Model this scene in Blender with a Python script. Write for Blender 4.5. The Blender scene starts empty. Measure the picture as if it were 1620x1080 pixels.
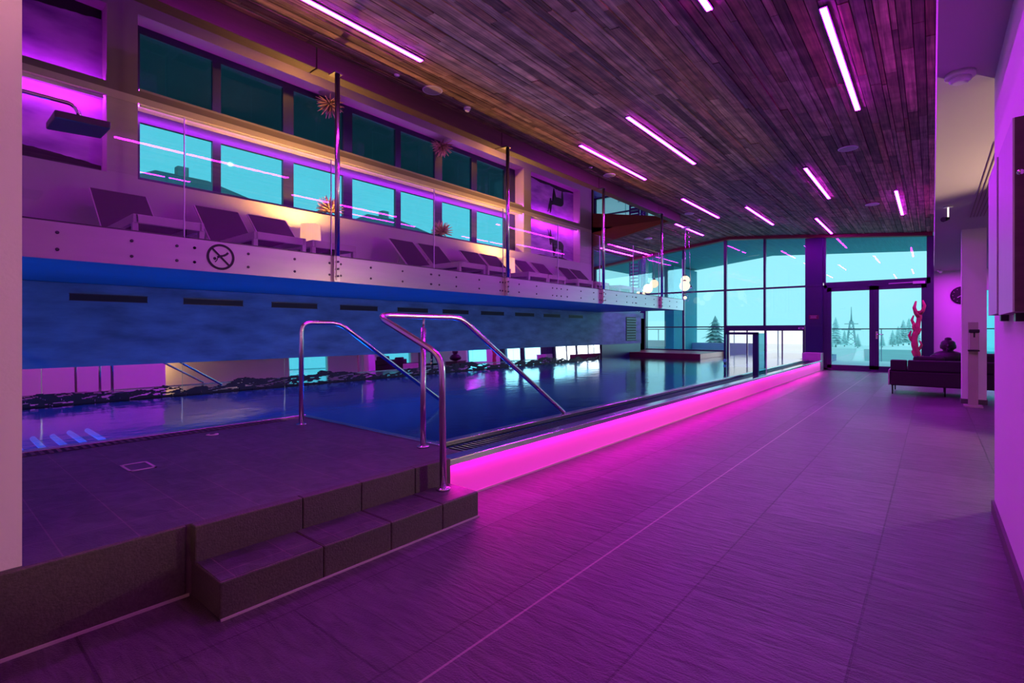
import bpy, bmesh, math, random
from mathutils import Vector, Matrix
R = math.radians
random.seed(7)
sc = bpy.context.scene
COL = sc.collection
PI = math.pi

# ------------------------------------------------------------------ helpers
class MB:
    def __init__(s):
        s.v = []; s.f = []; s.sm = []; s.c = []
    def face(s, pts, smooth=False, col=None):
        i = len(s.v); s.v += [tuple(p) for p in pts]
        s.f.append(tuple(range(i, i + len(pts)))); s.sm.append(smooth); s.c.append(col)
    def box(s, x0, x1, y0, y1, z0, z1, col=None):
        p = [(x, y, z) for x in (x0, x1) for y in (y0, y1) for z in (z0, z1)]
        i = len(s.v); s.v += p
        for q in ((0, 1, 3, 2), (4, 6, 7, 5), (0, 4, 5, 1), (2, 3, 7, 6), (0, 2, 6, 4), (1, 5, 7, 3)):
            s.f.append(tuple(i + k for k in q)); s.sm.append(False); s.c.append(col)
        return s
    def hexa(s, p, col=None):          # p: 8 points, order x0y0z0,x0y0z1,x0y1z0,x0y1z1,x1...
        i = len(s.v); s.v += [tuple(q) for q in p]
        for q in ((0, 1, 3, 2), (4, 6, 7, 5), (0, 4, 5, 1), (2, 3, 7, 6), (0, 2, 6, 4), (1, 5, 7, 3)):
            s.f.append(tuple(i + k for k in q)); s.sm.append(False); s.c.append(col)
        return s
    def bar(s, a, b, w, h, up=(0, 0, 1)):
        a = Vector(a); b = Vector(b); d = (b - a).normalized(); u = Vector(up)
        sd = d.cross(u)
        if sd.length < 1e-5: sd = d.cross(Vector((1, 0, 0)))
        sd.normalize(); u = sd.cross(d).normalized()
        P = []
        for e in (a, b):
            for i in (-1, 1):
                for j in (-1, 1):
                    P.append(e + sd * (i * w / 2) + u * (j * h / 2))
        return s.hexa(P)
    def tube(s, pts, r, n=12, caps=True):
        pts = [Vector(p) for p in pts]
        rr = r if isinstance(r, (list, tuple)) else [r] * len(pts)
        t0 = (pts[1] - pts[0]).normalized()
        nrm = t0.orthogonal().normalized()
        rings = []
        for k, p in enumerate(pts):
            if k == 0: t = pts[1] - pts[0]
            elif k == len(pts) - 1: t = pts[-1] - pts[-2]
            else: t = (pts[k + 1] - p).normalized() + (p - pts[k - 1]).normalized()
            t.normalize()
            nrm = (nrm - t * nrm.dot(t))
            if nrm.length < 1e-6: nrm = t.orthogonal()
            nrm.normalize(); bn = t.cross(nrm)
            i = len(s.v)
            for a in range(n):
                an = 2 * PI * a / n
                s.v.append(tuple(p + (nrm * math.cos(an) + bn * math.sin(an)) * rr[k]))
            rings.append(i)
        for k in range(len(rings) - 1):
            a, b = rings[k], rings[k + 1]
            for j in range(n):
                s.f.append((a + j, a + (j + 1) % n, b + (j + 1) % n, b + j)); s.sm.append(True); s.c.append(None)
        if caps:
            s.f.append(tuple(rings[0] + j for j in reversed(range(n)))); s.sm.append(False); s.c.append(None)
            s.f.append(tuple(rings[-1] + j for j in range(n))); s.sm.append(False); s.c.append(None)
        return s
    def lathe(s, prof, c=(0, 0, 0), n=24, smooth=True, axis='z'):
        rings = []
        for r, z in prof:
            i = len(s.v)
            for a in range(n):
                an = 2 * PI * a / n
                q = (r * math.cos(an), r * math.sin(an), z)
                if axis == 'y': q = (q[0], q[2], q[1])
                if axis == 'x': q = (q[2], q[0], q[1])
                s.v.append((c[0] + q[0], c[1] + q[1], c[2] + q[2]))
            rings.append(i)
        for k in range(len(rings) - 1):
            a, b = rings[k], rings[k + 1]
            for j in range(n):
                s.f.append((a + j, a + (j + 1) % n, b + (j + 1) % n, b + j)); s.sm.append(smooth); s.c.append(None)
        s.f.append(tuple(rings[0] + j for j in reversed(range(n)))); s.sm.append(False); s.c.append(None)
        s.f.append(tuple(rings[-1] + j for j in range(n))); s.sm.append(False); s.c.append(None)
        return s
    def ball(s, c, r, n=16, m=10, sc_=(1, 1, 1)):
        prof = [(max(1e-4, math.sin(PI * k / m)) * r, -math.cos(PI * k / m) * r) for k in range(m + 1)]
        i = len(s.v); s.lathe(prof, (0, 0, 0), n)
        for k in range(i, len(s.v)):
            x, y, z = s.v[k]; s.v[k] = (c[0] + x * sc_[0], c[1] + y * sc_[1], c[2] + z * sc_[2])
        return s
    def build(s, name, mat, parent=None, bev=0, kind=None, loc0=None):
        me = bpy.data.meshes.new(name)
        me.from_pydata(s.v, [], s.f)
        for p, q in zip(me.polygons, s.sm): p.use_smooth = q
        if any(c is not None for c in s.c):
            at = me.color_attributes.new('Col', 'FLOAT_COLOR', 'CORNER')
            for p in me.polygons:
                c = s.c[p.index] or (0.5, 0.5, 0.5)
                for li in p.loop_indices: at.data[li].color = (c[0], c[1], c[2], 1)
        bm = bmesh.new(); bm.from_mesh(me); bmesh.ops.recalc_face_normals(bm, faces=bm.faces); bm.to_mesh(me); bm.free()
        me.materials.append(mat)
        o = bpy.data.objects.new(name, me); COL.objects.link(o)
        if parent is not None:
            o.parent = parent
            if loc0 is None:
                w = Vector((0, 0, 0)); p = parent
                while p is not None: w += p.location; p = p.parent
                o.location = -w
        if bev:
            m = o.modifiers.new('bev', 'BEVEL'); m.width = bev; m.segments = 2; m.limit_method = 'ANGLE'; m.angle_limit = R(40)
        if kind: o['kind'] = kind
        return o

def tag(o, label, cat, group=None, kind=None):
    o['label'] = label; o['category'] = cat
    if group: o['group'] = group
    if kind: o['kind'] = kind
    return o
def thing(name, loc, label, cat, group=None):
    o = bpy.data.objects.new(name, None); COL.objects.link(o); o.location = loc; o.empty_display_size = .1
    return tag(o, label, cat, group)
def struct(name, mb, mat, parent=None, bev=0, label=None):
    o = mb.build(name, mat, parent, bev)
    if parent is None:
        o['kind'] = 'structure'
    if label: o['label'] = label
    return o
def copy_tree(o, parent=None):
    c = o.copy(); COL.objects.link(c); c.parent = parent
    for ch in list(o.children): copy_tree(ch, c)
    return c
def fillet(pts, rad, n=6):
    pts = [Vector(p) for p in pts]; out = [pts[0]]
    for k in range(1, len(pts) - 1):
        p = pts[k]; a = (pts[k - 1] - p); b = (pts[k + 1] - p)
        d = min(rad, a.length * .45, b.length * .45)
        A = p + a.normalized() * d; B = p + b.normalized() * d
        for j in range(n + 1):
            t = j / n; out.append(A * (1 - t) ** 2 + p * 2 * t * (1 - t) + B * t * t)
    out.append(pts[-1]); return out

# ------------------------------------------------------------------ materials
def newmat(name):
    m = bpy.data.materials.new(name); m.use_nodes = True
    nt = m.node_tree; nt.nodes.clear()
    out = nt.nodes.new('ShaderNodeOutputMaterial')
    return m, nt, out
def N(nt, t, **k):
    n = nt.nodes.new(t)
    for a, b in k.items():
        if a in n.inputs.keys() if hasattr(n.inputs, 'keys') else False: n.inputs[a].default_value = b
        else: setattr(n, a, b)
    return n
def c4(c): return (c[0], c[1], c[2], 1)
def pmat(name, col, rough=.5, metal=0., vary=.12, scale=6., stretch=(1, 1, 1), bump=0., bscale=None, emit=None, estr=0., spec=None):
    m, nt, out = newmat(name); L = nt.links
    b = N(nt, 'ShaderNodeBsdfPrincipled'); L.new(b.outputs[0], out.inputs[0])
    b.inputs['Roughness'].default_value = rough; b.inputs['Metallic'].default_value = metal
    if spec is not None: b.inputs['Specular IOR Level'].default_value = spec
    tc = N(nt, 'ShaderNodeTexCoord'); mp = N(nt, 'ShaderNodeMapping'); mp.inputs['Scale'].default_value = stretch
    L.new(tc.outputs['Object'], mp.inputs[0])
    nz = N(nt, 'ShaderNodeTexNoise'); nz.inputs['Scale'].default_value = scale; nz.inputs['Detail'].default_value = 5
    L.new(mp.outputs[0], nz.inputs[0])
    mx = N(nt, 'ShaderNodeMix', data_type='RGBA'); L.new(nz.outputs[0], mx.inputs[0])
    mx.inputs[6].default_value = c4([x * (1 - vary) for x in col]); mx.inputs[7].default_value = c4([min(1, x * (1 + vary)) for x in col])
    L.new(mx.outputs[2], b.inputs['Base Color'])
    if bump:
        n2 = N(nt, 'ShaderNodeTexNoise'); n2.inputs['Scale'].default_value = bscale or scale * 4; n2.inputs['Detail'].default_value = 6
        L.new(mp.outputs[0], n2.inputs[0])
        bp = N(nt, 'ShaderNodeBump'); bp.inputs['Strength'].default_value = bump; bp.inputs['Distance'].default_value = .01
        L.new(n2.outputs[0], bp.inputs['Height']); L.new(bp.outputs[0], b.inputs['Normal'])
    if emit:
        b.inputs['Emission Color'].default_value = c4(emit); b.inputs['Emission Strength'].default_value = estr
    return m
def emat(name, col, s):
    m, nt, out = newmat(name); e = N(nt, 'ShaderNodeEmission')
    e.inputs[0].default_value = c4(col); e.inputs[1].default_value = s
    nt.links.new(e.outputs[0], out.inputs[0]); return m
def schlick(nt, f0, scale=1.0):
    lw = N(nt, 'ShaderNodeLayerWeight'); lw.inputs[0].default_value = .5
    pw = N(nt, 'ShaderNodeMath', operation='POWER'); pw.inputs[1].default_value = 5; nt.links.new(lw.outputs['Facing'], pw.inputs[0])
    ml = N(nt, 'ShaderNodeMath', operation='MULTIPLY_ADD'); ml.inputs[1].default_value = (1 - f0) * scale; ml.inputs[2].default_value = f0 * scale
    nt.links.new(pw.outputs[0], ml.inputs[0]); return ml.outputs[0]
def glassmat(name, tint, refl=1.0, ior=1.5, rough=0.0, base=0.0):
    m, nt, out = newmat(name); L = nt.links
    t = N(nt, 'ShaderNodeBsdfTransparent'); t.inputs[0].default_value = c4(tint)
    g = N(nt, 'ShaderNodeBsdfGlossy'); g.inputs['Roughness'].default_value = rough; g.inputs[0].default_value = (1, 1, 1, 1)
    fac = schlick(nt, .043, refl)
    mx = N(nt, 'ShaderNodeMixShader'); L.new(fac, mx.inputs[0]); L.new(t.outputs[0], mx.inputs[1]); L.new(g.outputs[0], mx.inputs[2])
    L.new(mx.outputs[0], out.inputs[0]); return m

def tilemat(name, col, grout, bw, rh, x0, y0, rough, mortar=.004, offset=.5, vary=.25, joint=None, bump=.5, swap=True, stretch=(5, 26, 5), zfac=1.0):
    m, nt, out = newmat(name); L = nt.links
    b = N(nt, 'ShaderNodeBsdfPrincipled'); L.new(b.outputs[0], out.inputs[0])
    tc = N(nt, 'ShaderNodeTexCoord'); sp = N(nt, 'ShaderNodeSeparateXYZ'); L.new(tc.outputs['Object'], sp.inputs[0])
    cb = N(nt, 'ShaderNodeCombineXYZ')
    ax = N(nt, 'ShaderNodeMath', operation='ADD'); ax.inputs[1].default_value = -y0 + 100 * bw
    ay = N(nt, 'ShaderNodeMath', operation='ADD'); ay.inputs[1].default_value = -x0 + 100 * rh
    L.new(sp.outputs[1], ax.inputs[0]); L.new(sp.outputs[0], ay.inputs[0])
    L.new(ax.outputs[0], cb.inputs[0]); L.new(ay.outputs[0], cb.inputs[1])
    br = N(nt, 'ShaderNodeTexBrick'); br.offset = offset; br.inputs['Scale'].default_value = 1
    br.inputs['Mortar Size'].default_value = mortar; br.inputs['Mortar Smooth'].default_value = .2; br.inputs['Bias'].default_value = 0
    br.inputs['Brick Width'].default_value = bw; br.inputs['Row Height'].default_value = rh
    br.inputs['Color1'].default_value = c4([x * (1 - vary) for x in col]); br.inputs['Color2'].default_value = c4([x * (1 + vary) for x in col])
    br.inputs['Mortar'].default_value = c4(grout)
    L.new(cb.outputs[0], br.inputs['Vector'])
    mp = N(nt, 'ShaderNodeMapping'); mp.inputs['Scale'].default_value = stretch; L.new(tc.outputs['Object'], mp.inputs[0])
    n1 = N(nt, 'ShaderNodeTexNoise'); n1.inputs['Scale'].default_value = 1; n1.inputs['Detail'].default_value = 8; n1.inputs['Distortion'].default_value = 1.2; L.new(mp.outputs[0], n1.inputs[0])
    n2 = N(nt, 'ShaderNodeTexNoise'); n2.inputs['Scale'].default_value = 130; n2.inputs['Detail'].default_value = 3; L.new(tc.outputs['Object'], n2.inputs[0])
    rp = N(nt, 'ShaderNodeMapRange'); rp.inputs[1].default_value = .3; rp.inputs[2].default_value = .75; rp.inputs[3].default_value = .6; rp.inputs[4].default_value = 1.35
    L.new(n1.outputs[0], rp.inputs[0])
    mx = N(nt, 'ShaderNodeMix', data_type='RGBA', blend_type='MULTIPLY'); mx.inputs[0].default_value = 1
    L.new(br.outputs['Color'], mx.inputs[6]); L.new(rp.outputs[0], mx.inputs[7])
    res = mx.outputs[2]
    if joint is not None:
        s1 = N(nt, 'ShaderNodeMath', operation='SUBTRACT'); s1.inputs[1].default_value = joint; L.new(sp.outputs[0], s1.inputs[0])
        s2 = N(nt, 'ShaderNodeMath', operation='ABSOLUTE'); L.new(s1.outputs[0], s2.inputs[0])
        s3 = N(nt, 'ShaderNodeMath', operation='LESS_THAN'); s3.inputs[1].default_value = .005; L.new(s2.outputs[0], s3.inputs[0])
        m2 = N(nt, 'ShaderNodeMix', data_type='RGBA'); L.new(s3.outputs[0], m2.inputs[0]); L.new(res, m2.inputs[6]); m2.inputs[7].default_value = (.36, .3, .26, 1)
        res = m2.outputs[2]
    L.new(res, b.inputs['Base Color'])
    b.inputs['Roughness'].default_value = rough
    ad = N(nt, 'ShaderNodeMath', operation='MULTIPLY_ADD'); L.new(n2.outputs[0], ad.inputs[0]); ad.inputs[1].default_value = .35; L.new(n1.outputs[0], ad.inputs[2])
    sb = N(nt, 'ShaderNodeMath', operation='MULTIPLY_ADD'); L.new(br.outputs['Fac'], sb.inputs[0]); sb.inputs[1].default_value = -.6; L.new(ad.outputs[0], sb.inputs[2])
    bp = N(nt, 'ShaderNodeBump'); bp.inputs['Strength'].default_value = bump; bp.inputs['Distance'].default_value = .012
    L.new(sb.outputs[0], bp.inputs['Height']); L.new(bp.outputs[0], b.inputs['Normal'])
    return m

M = {}
M['floor'] = tilemat('floor_slate', (.108, .078, .108), (.045, .03, .045), 1.23, .6, -.82, 1.64, .37, mortar=.005, joint=-1.29, bump=1.0)
M['platform'] = tilemat('platform_tiles', (.07, .068, .075), (.16, .11, .12), .24, .24, -2.5, 2.3, .42, mortar=.003, offset=0., bump=.35, stretch=(7, 10, 5), vary=.12)
M['riser'] = pmat('riser_granite', (.085, .075, .062), .55, scale=90, vary=.55, bump=.35, bscale=120)
M['plaster'] = pmat('white_plaster', (.84, .84, .80), .8, vary=.02, scale=3, bump=.05, bscale=60)
M['pier'] = pmat('pier_plaster', (.74, .7, .66), .8, vary=.02, scale=3, bump=.1, bscale=70)
M['galwall'] = pmat('gallery_plaster', (.5, .46, .43), .85, vary=.03, scale=2)
M['bluelit_wall'] = pmat('pool_stone_blue_lit', (.12, .24, .31), .55, vary=.75, scale=2.2, stretch=(1, 1, 3.2), bump=.12, bscale=14, spec=.2)  # blue-grey stone, tinted bluer so the colour carries the underwater light
M['underside'] = pmat('underside_blue_lit', (.06, .19, .25), .5, vary=.25, scale=2)  # blue pool light from below is put into this base colour
M['fascia'] = pmat('brushed_fascia', (.46, .43, .42), .3, .8, vary=.1, scale=2.5, stretch=(1, .6, 6), bump=.02, bscale=8)
M['steel'] = pmat('polished_steel', (.72, .7, .7), .2, 1., vary=.05)
M['chrome'] = pmat('chrome', (.8, .8, .8), .08, 1., vary=.03)
M['darkmetal'] = pmat('dark_frame', (.035, .04, .075), .32, .3, vary=.1)
M['navy'] = pmat('navy_cladding', (.012, .02, .06), .3, .0, vary=.1)
M['black'] = pmat('matte_black', (.008, .008, .009), .6, vary=.2)
M['bolt'] = pmat('bolt_steel', (.08, .075, .08), .4, .8)
M['sling'] = pmat('sling_fabric', (.032, .022, .028), .85, vary=.2, scale=60, spec=.12)
M['lframe'] = pmat('lounger_frame', (.42, .36, .33), .45, vary=.08)
M['beam'] = pmat('glulam_beam', (.15, .035, .022), .6, vary=.35, scale=3, stretch=(1, 1, 14), bump=.15, bscale=20)
M['beamlong'] = pmat('glulam_beam_long', (.055, .02, .016), .6, vary=.4, scale=3, stretch=(8, .7, 10), bump=.2, bscale=9)
M['white'] = pmat('white_plastic', (.75, .75, .74), .4, vary=.03)
M['sofa'] = pmat('sofa_fabric', (.026, .016, .024), .8, vary=.2, scale=80)
M['stonebox'] = pmat('stone_cap', (.5, .44, .42), .5, vary=.15)
M['ledge'] = pmat('red_brown_ledge', (.11, .028, .03), .35, vary=.3, scale=4, stretch=(1, 1, 6))
M['drift'] = pmat('driftwood', (.45, .12, .10), .7, vary=.4, scale=14, bump=.3, bscale=30)
M['straw'] = pmat('straw_spikes', (.42, .3, .18), .7, vary=.4, scale=20)
M['bronze'] = pmat('dark_bronze', (.035, .028, .032), .45, .3, vary=.3, scale=30, bump=.1)
M['skirting'] = pmat('skirting_stone', (.09, .08, .085), .5, vary=.2, scale=30)
M['panelwood'] = pmat('dark_panel_wood', (.07, .03, .045), .5, vary=.4, scale=3, stretch=(3, 3, 14))
M['canvas'] = pmat('pale_canvas', (.62, .62, .66), .5, vary=.18, scale=6, stretch=(6, 30, .8))
M['pool'] = pmat('pool_liner', (.03, .12, .32), .6, vary=.12, scale=3)
M['mirror'] = pmat('wall_mirror', (.82, .85, .88), .015, 1., vary=.01)
M['mirrorceil'] = pmat('stretch_mirror_ceiling', (.27, .24, .29), .012, 1., vary=.02)
M['glass_cyan'] = glassmat('cyan_glazing', (.33, .83, .93), 1.15)
M['glass_clear'] = glassmat('clear_glazing', (.95, .97, .98), .8)
M['glass_rail'] = glassmat('balustrade_glass', (.93, .95, .95), 1.0)
M['glass_teal'] = glassmat('teal_glazing', (.12, .45, .55), 1.2)
M['led'] = emat('magenta_led', (.60, .0078, 1.0), 142)
M['led_cove'] = emat('cove_led', (.66, .03, 1.0), 70)
M['led_panel'] = emat('panel_led', (1., .0, .62), 48)
M['warm'] = emat('warm_lamp', (1., .62, .22), 6)
M['globe'] = emat('globe_light', (1., .82, .58), 1.5)
M['shade'] = pmat('cream_shade', (.8, .7, .5), .8, emit=(1., .5, .12), estr=1.0)
M['blue_led'] = emat('pool_lamp', (.05, .35, 1.), 18)
M['slot'] = pmat('slot_shadow', (.3, .24, .2), .8)
M['soffit'] = pmat('soffit_plaster', (.6, .56, .55), .85, vary=.02, scale=2)
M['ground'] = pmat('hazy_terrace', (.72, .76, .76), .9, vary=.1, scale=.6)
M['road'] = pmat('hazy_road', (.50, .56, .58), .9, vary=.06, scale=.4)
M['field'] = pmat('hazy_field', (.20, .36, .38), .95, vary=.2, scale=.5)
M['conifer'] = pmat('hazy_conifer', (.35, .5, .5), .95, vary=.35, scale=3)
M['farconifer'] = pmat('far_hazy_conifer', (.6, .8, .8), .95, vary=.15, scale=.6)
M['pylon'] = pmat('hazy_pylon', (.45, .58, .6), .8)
M['facade'] = pmat('house_facade', (.22, .24, .26), .9, vary=.2, scale=1)
M['roof'] = pmat('house_roof', (.07, .10, .12), .9, vary=.2, scale=2)
M['wing'] = pmat('teal_outer_wall', (.06, .34, .42), .9, vary=.1)
M['edge'] = pmat('pale_glass_edge', (.8, .85, .82), .15)
M['lawn'] = pmat('dark_yard', (.05, .07, .08), .95, vary=.4, scale=.3)
M['soffit_out'] = pmat('eaves_boards', (.05, .34, .38), .8, vary=.3, scale=2, stretch=(18, .5, 1))

# weathered boards (per-board colour attribute + grain)
m, nt, out = newmat('weathered_boards'); L = nt.links
b = N(nt, 'ShaderNodeBsdfPrincipled'); L.new(b.outputs[0], out.inputs[0]); b.inputs['Roughness'].default_value = .75
at = N(nt, 'ShaderNodeAttribute', attribute_name='Col')
tc = N(nt, 'ShaderNodeTexCoord'); mp = N(nt, 'ShaderNodeMapping'); mp.inputs['Scale'].default_value = (40, 1.6, 8); L.new(tc.outputs['Object'], mp.inputs[0])
n1 = N(nt, 'ShaderNodeTexNoise'); n1.inputs['Scale'].default_value = 1; n1.inputs['Detail'].default_value = 7; n1.inputs['Distortion'].default_value = .6; L.new(mp.outputs[0], n1.inputs[0])
rp = N(nt, 'ShaderNodeMapRange'); rp.inputs[1].default_value = .3; rp.inputs[2].default_value = .7; rp.inputs[3].default_value = .45; rp.inputs[4].default_value = 1.5
L.new(n1.outputs[0], rp.inputs[0])
n2 = N(nt, 'ShaderNodeTexNoise'); n2.inputs['Scale'].default_value = 5; n2.inputs['Detail'].default_value = 2; L.new(tc.outputs['Object'], n2.inputs[0])
rp2 = N(nt, 'ShaderNodeMapRange'); rp2.inputs[1].default_value = .35; rp2.inputs[2].default_value = .65; rp2.inputs[3].default_value = .7; rp2.inputs[4].default_value = 1.2; L.new(n2.outputs[0], rp2.inputs[0])
mu = N(nt, 'ShaderNodeMath', operation='MULTIPLY'); L.new(rp.outputs[0], mu.inputs[0]); L.new(rp2.outputs[0], mu.inputs[1])
mx = N(nt, 'ShaderNodeMix', data_type='RGBA', blend_type='MULTIPLY'); mx.inputs[0].default_value = 1
L.new(at.outputs['Color'], mx.inputs[6]); L.new(mu.outputs[0], mx.inputs[7]); L.new(mx.outputs[2], b.inputs['Base Color'])
bp = N(nt, 'ShaderNodeBump'); bp.inputs['Strength'].default_value = .35; bp.inputs['Distance'].default_value = .01; L.new(n1.outputs[0], bp.inputs['Height']); L.new(bp.outputs[0], b.inputs['Normal'])
M['boards'] = m

# pool water: blue transparent body under a rippled reflecting surface
m, nt, out = newmat('pool_water'); L = nt.links
t = N(nt, 'ShaderNodeBsdfTransparent'); t.inputs[0].default_value = (.22, .5, .95, 1)
g = N(nt, 'ShaderNodeBsdfGlossy'); g.inputs['Roughness'].default_value = .10; g.inputs[0].default_value = (.95, .97, 1, 1)
fac = schlick(nt, .025)
tc = N(nt, 'ShaderNodeTexCoord'); mp = N(nt, 'ShaderNodeMapping'); mp.inputs['Scale'].default_value = (3.2, 2.2, 1); L.new(tc.outputs['Object'], mp.inputs[0])
nz = N(nt, 'ShaderNodeTexNoise'); nz.inputs['Scale'].default_value = 1.6; nz.inputs['Detail'].default_value = 3; L.new(mp.outputs[0], nz.inputs[0])
bp = N(nt, 'ShaderNodeBump'); bp.inputs['Strength'].default_value = .08; bp.inputs['Distance'].default_value = .05; L.new(nz.outputs[0], bp.inputs['Height'])
L.new(bp.outputs[0], g.inputs['Normal'])
mx = N(nt, 'ShaderNodeMixShader'); L.new(fac, mx.inputs[0]); L.new(t.outputs[0], mx.inputs[1]); L.new(g.outputs[0], mx.inputs[2]); L.new(mx.outputs[0], out.inputs[0])
M['water'] = m

# alpine photo print: pale sky with clouds
m, nt, out = newmat('cloudy_print'); L = nt.links
b = N(nt, 'ShaderNodeBsdfPrincipled'); b.inputs['Roughness'].default_value = .6; L.new(b.outputs[0], out.inputs[0])
tc = N(nt, 'ShaderNodeTexCoord'); mp = N(nt, 'ShaderNodeMapping'); mp.inputs['Scale'].default_value = (1, 1, 3); L.new(tc.outputs['Object'], mp.inputs[0])
nz = N(nt, 'ShaderNodeTexNoise'); nz.inputs['Scale'].default_value = 1.3; nz.inputs['Detail'].default_value = 6; L.new(mp.outputs[0], nz.inputs[0])
cr = N(nt, 'ShaderNodeValToRGB'); cr.color_ramp.elements[0].position = .35; cr.color_ramp.elements[0].color = (.26, .12, .36, 1); cr.color_ramp.elements[1].position = .65; cr.color_ramp.elements[1].color = (.66, .40, .74, 1)
L.new(nz.outputs[0], cr.inputs[0]); L.new(cr.outputs[0], b.inputs['Base Color'])
M['print'] = m

# ------------------------------------------------------------------ key dimensions
XG, XB, XW = -5.2, -7.62, -7.7          # balcony edge, pool wall, gallery wall
YF = 17.6                               # glazed end wall
ZW = .30                                # water level
ZM = 4.10                               # mirror ceiling
GF = 1.86                               # gallery floor
def zc(x): return 3.78 - .095 * x if x > -5.2 else 4.274 + .115 * (x + 5.2)
YE = 13.42                              # balcony end

# ------------------------------------------------------------------ setting: floor, platform, steps
struct('floor', MB().box(-2.5, 6.2, -3.2, YF + .4, -.2, 0), M['floor'])
struct('floor_platform', MB().box(-4.84, -2.5, -.4, 2.3, -.1, .306).box(-4.84, -2.57, 2.3, 2.52, -.1, .296), M['platform'])
# stone front of the platform and lower step
b_ = MB()
b_.box(-2.5, -2.485, -.6, .78, 0, .306)
for y0, y1 in ((.8, 1.283), (1.286, 1.623), (1.626, 2.003), (2.006, 2.3)): b_.box(-2.5, -2.44, y0, y1, .14, .309)
struct('wall_platform_front', b_, M['riser'], bev=.006)
st = MB()
for y0, y1 in ((.8, 1.242), (1.244, 1.622), (1.624, 1.982), (1.984, 2.28)): st.box(-2.49, -2.17, y0, y1, 0, .152)
struct('floor_step', st, M['riser'], bev=.007)
tt = MB()
for y0, y1 in ((.805, 1.235), (1.25, 1.615), (1.63, 1.975), (1.99, 2.275)): tt.box(-2.435, -2.18, y0, y1, .15, .1535)
struct('floor_step_tread', tt, M['platform'])
struct('trim_1', MB().box(-2.484, -2.478, -3, .79, 0, .012).box(-2.168, -2.16, .8, 2.28, 0, .008), M['stonebox'])

# left pier
struct('wall_left_pier', MB().box(-2.85, -2.515, -3.2, .27, .27, 4.1), M['pier'])
struct('baseboard_pier', MB().box(-2.85, -2.505, -3.2, .265, 0, .272), M['riser'])
struct('wall_shower', MB().box(-8.2, -2.85, -.6, -.4, -.2, 4.2), M['plaster'])
struct('wall_back', MB().box(-2.85, .5, -3.4, -3.2, 0, 4.3), M['plaster'])

# right side: corridor wall, soffit, far lounge walls
struct('wall_right', MB().box(.3, .5, -3.2, 4.42, 0, 2.8).box(.5, 6.2, 4.22, 4.42, 0, 2.8), M['plaster'])
struct('baseboard_right', MB().box(.285, .3, -3.2, 4.43, 0, .075), M['skirting'])
struct('ceiling_soffit', MB().box(.02, 6.2, -3.2, 17.9, 2.75, 4.3), M['soffit'])
struct('wall_far_right', MB().box(-.1, 1.06, 17.75, 17.95, 0, 2.9).box(1.06, 6.2, 17.75, 17.95, 0, .3).box(1.06, 6.2, 17.75, 17.95, 2.2, 2.9).box(2.4, 6.2, 17.75, 17.95, .2, 2.3), M['plaster'])
struct('wall_side_right', MB().box(6, 6.2, 4.2, 10.6, 0, 3).box(6, 6.2, 12.4, 15.4, 0, 3).box(6, 6.2, 17.2, 18, 0, 3).box(6, 6.2, 10.6, 12.4, 2.3, 3).box(6, 6.2, 15.4, 17.2, 2.3, 3), M['plaster'])
struct('window_6', MB().box(6.1, 6.11, 10.6, 12.4, 0, 2.3), M['glass_cyan']); struct('window_7', MB().box(6.1, 6.11, 15.4, 17.2, 0, 2.3), M['glass_cyan'])
struct('window_5', MB().box(1.06, 2.4, 17.84, 17.85, .3, 2.2), M['glass_cyan'])
struct('column', MB().box(.35, .64, 10.72, 11.0, 0, 2.76), M['plaster'])
struct('baseboard_column', MB().box(.34, .65, 10.71, 11.01, 0, .075), M['skirting'])
# slot lines in the soffit
sl = thing('ceiling_air_vent', (.52, 7.6, 2.745), 'row of long thin slots in the pale lowered ceiling beside the right wall', 'air vent')
for k in range(5):
    MB().box(.40 + k * .035, .406 + k * .035, 5.9, 9.6, 2.742, 2.7495).build('slot', M['slot'], sl)

# ------------------------------------------------------------------ ceiling boards
def board_field(x0, x1, ya, yb, mb):
    x = x1
    while x > x0 + .02:
        w = random.choice((.045, .06, .07, .085, .1, .12))
        w = min(w, x - x0)
        y = ya - random.random() * 1.5
        while y < yb:
            ln = random.uniform(.9, 3.2); e = min(y + ln, yb); s0 = max(y, ya)
            if e > s0 + .05:
                k = random.random()
                base = random.choice(((.20, .155, .13), (.16, .135, .12), (.25, .19, .155), (.13, .10, .09), (.21, .185, .17), (.27, .215, .18), (.18, .115, .09), (.10, .075, .065)))
                v = random.uniform(.75, 1.3); col = tuple(c * v * q for c, q in zip(base, (1.5, 1.22, .95)))
                dz = random.uniform(0, .016)
                xa, xb = x - w + .0035, x - .0035
                P = []
                for xx in (xa, xb):
                    for yy in (s0 + .002, e - .002):
                        P += [(xx, yy, zc(xx) - dz), (xx, yy, zc(xx) + .03)]
                mb.hexa(P, col)
            y += ln
        x -= w
bd = MB(); board_field(-5.2, .019, -3.2, YF - .1, bd); board_field(-8.75, -5.22, 13.06, YF - .1, bd)
bo = struct('ceiling', bd, M['boards'])
rf = MB()
for xa, xb, ya, yb in ((-5.2, .1, -3.4, YF + .1), (-10.6, -5.2, 12.9, YF + .1)):
    rf.hexa([(xa, ya, zc(xa) + .028), (xa, ya, zc(xa) + .25), (xa, yb, zc(xa) + .028), (xa, yb, zc(xa) + .25),
             (xb, ya, zc(xb) + .028), (xb, ya, zc(xb) + .25), (xb, yb, zc(xb) + .028), (xb, yb, zc(xb) + .25)])
struct('ceiling_deck', rf, M['black'])
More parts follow.
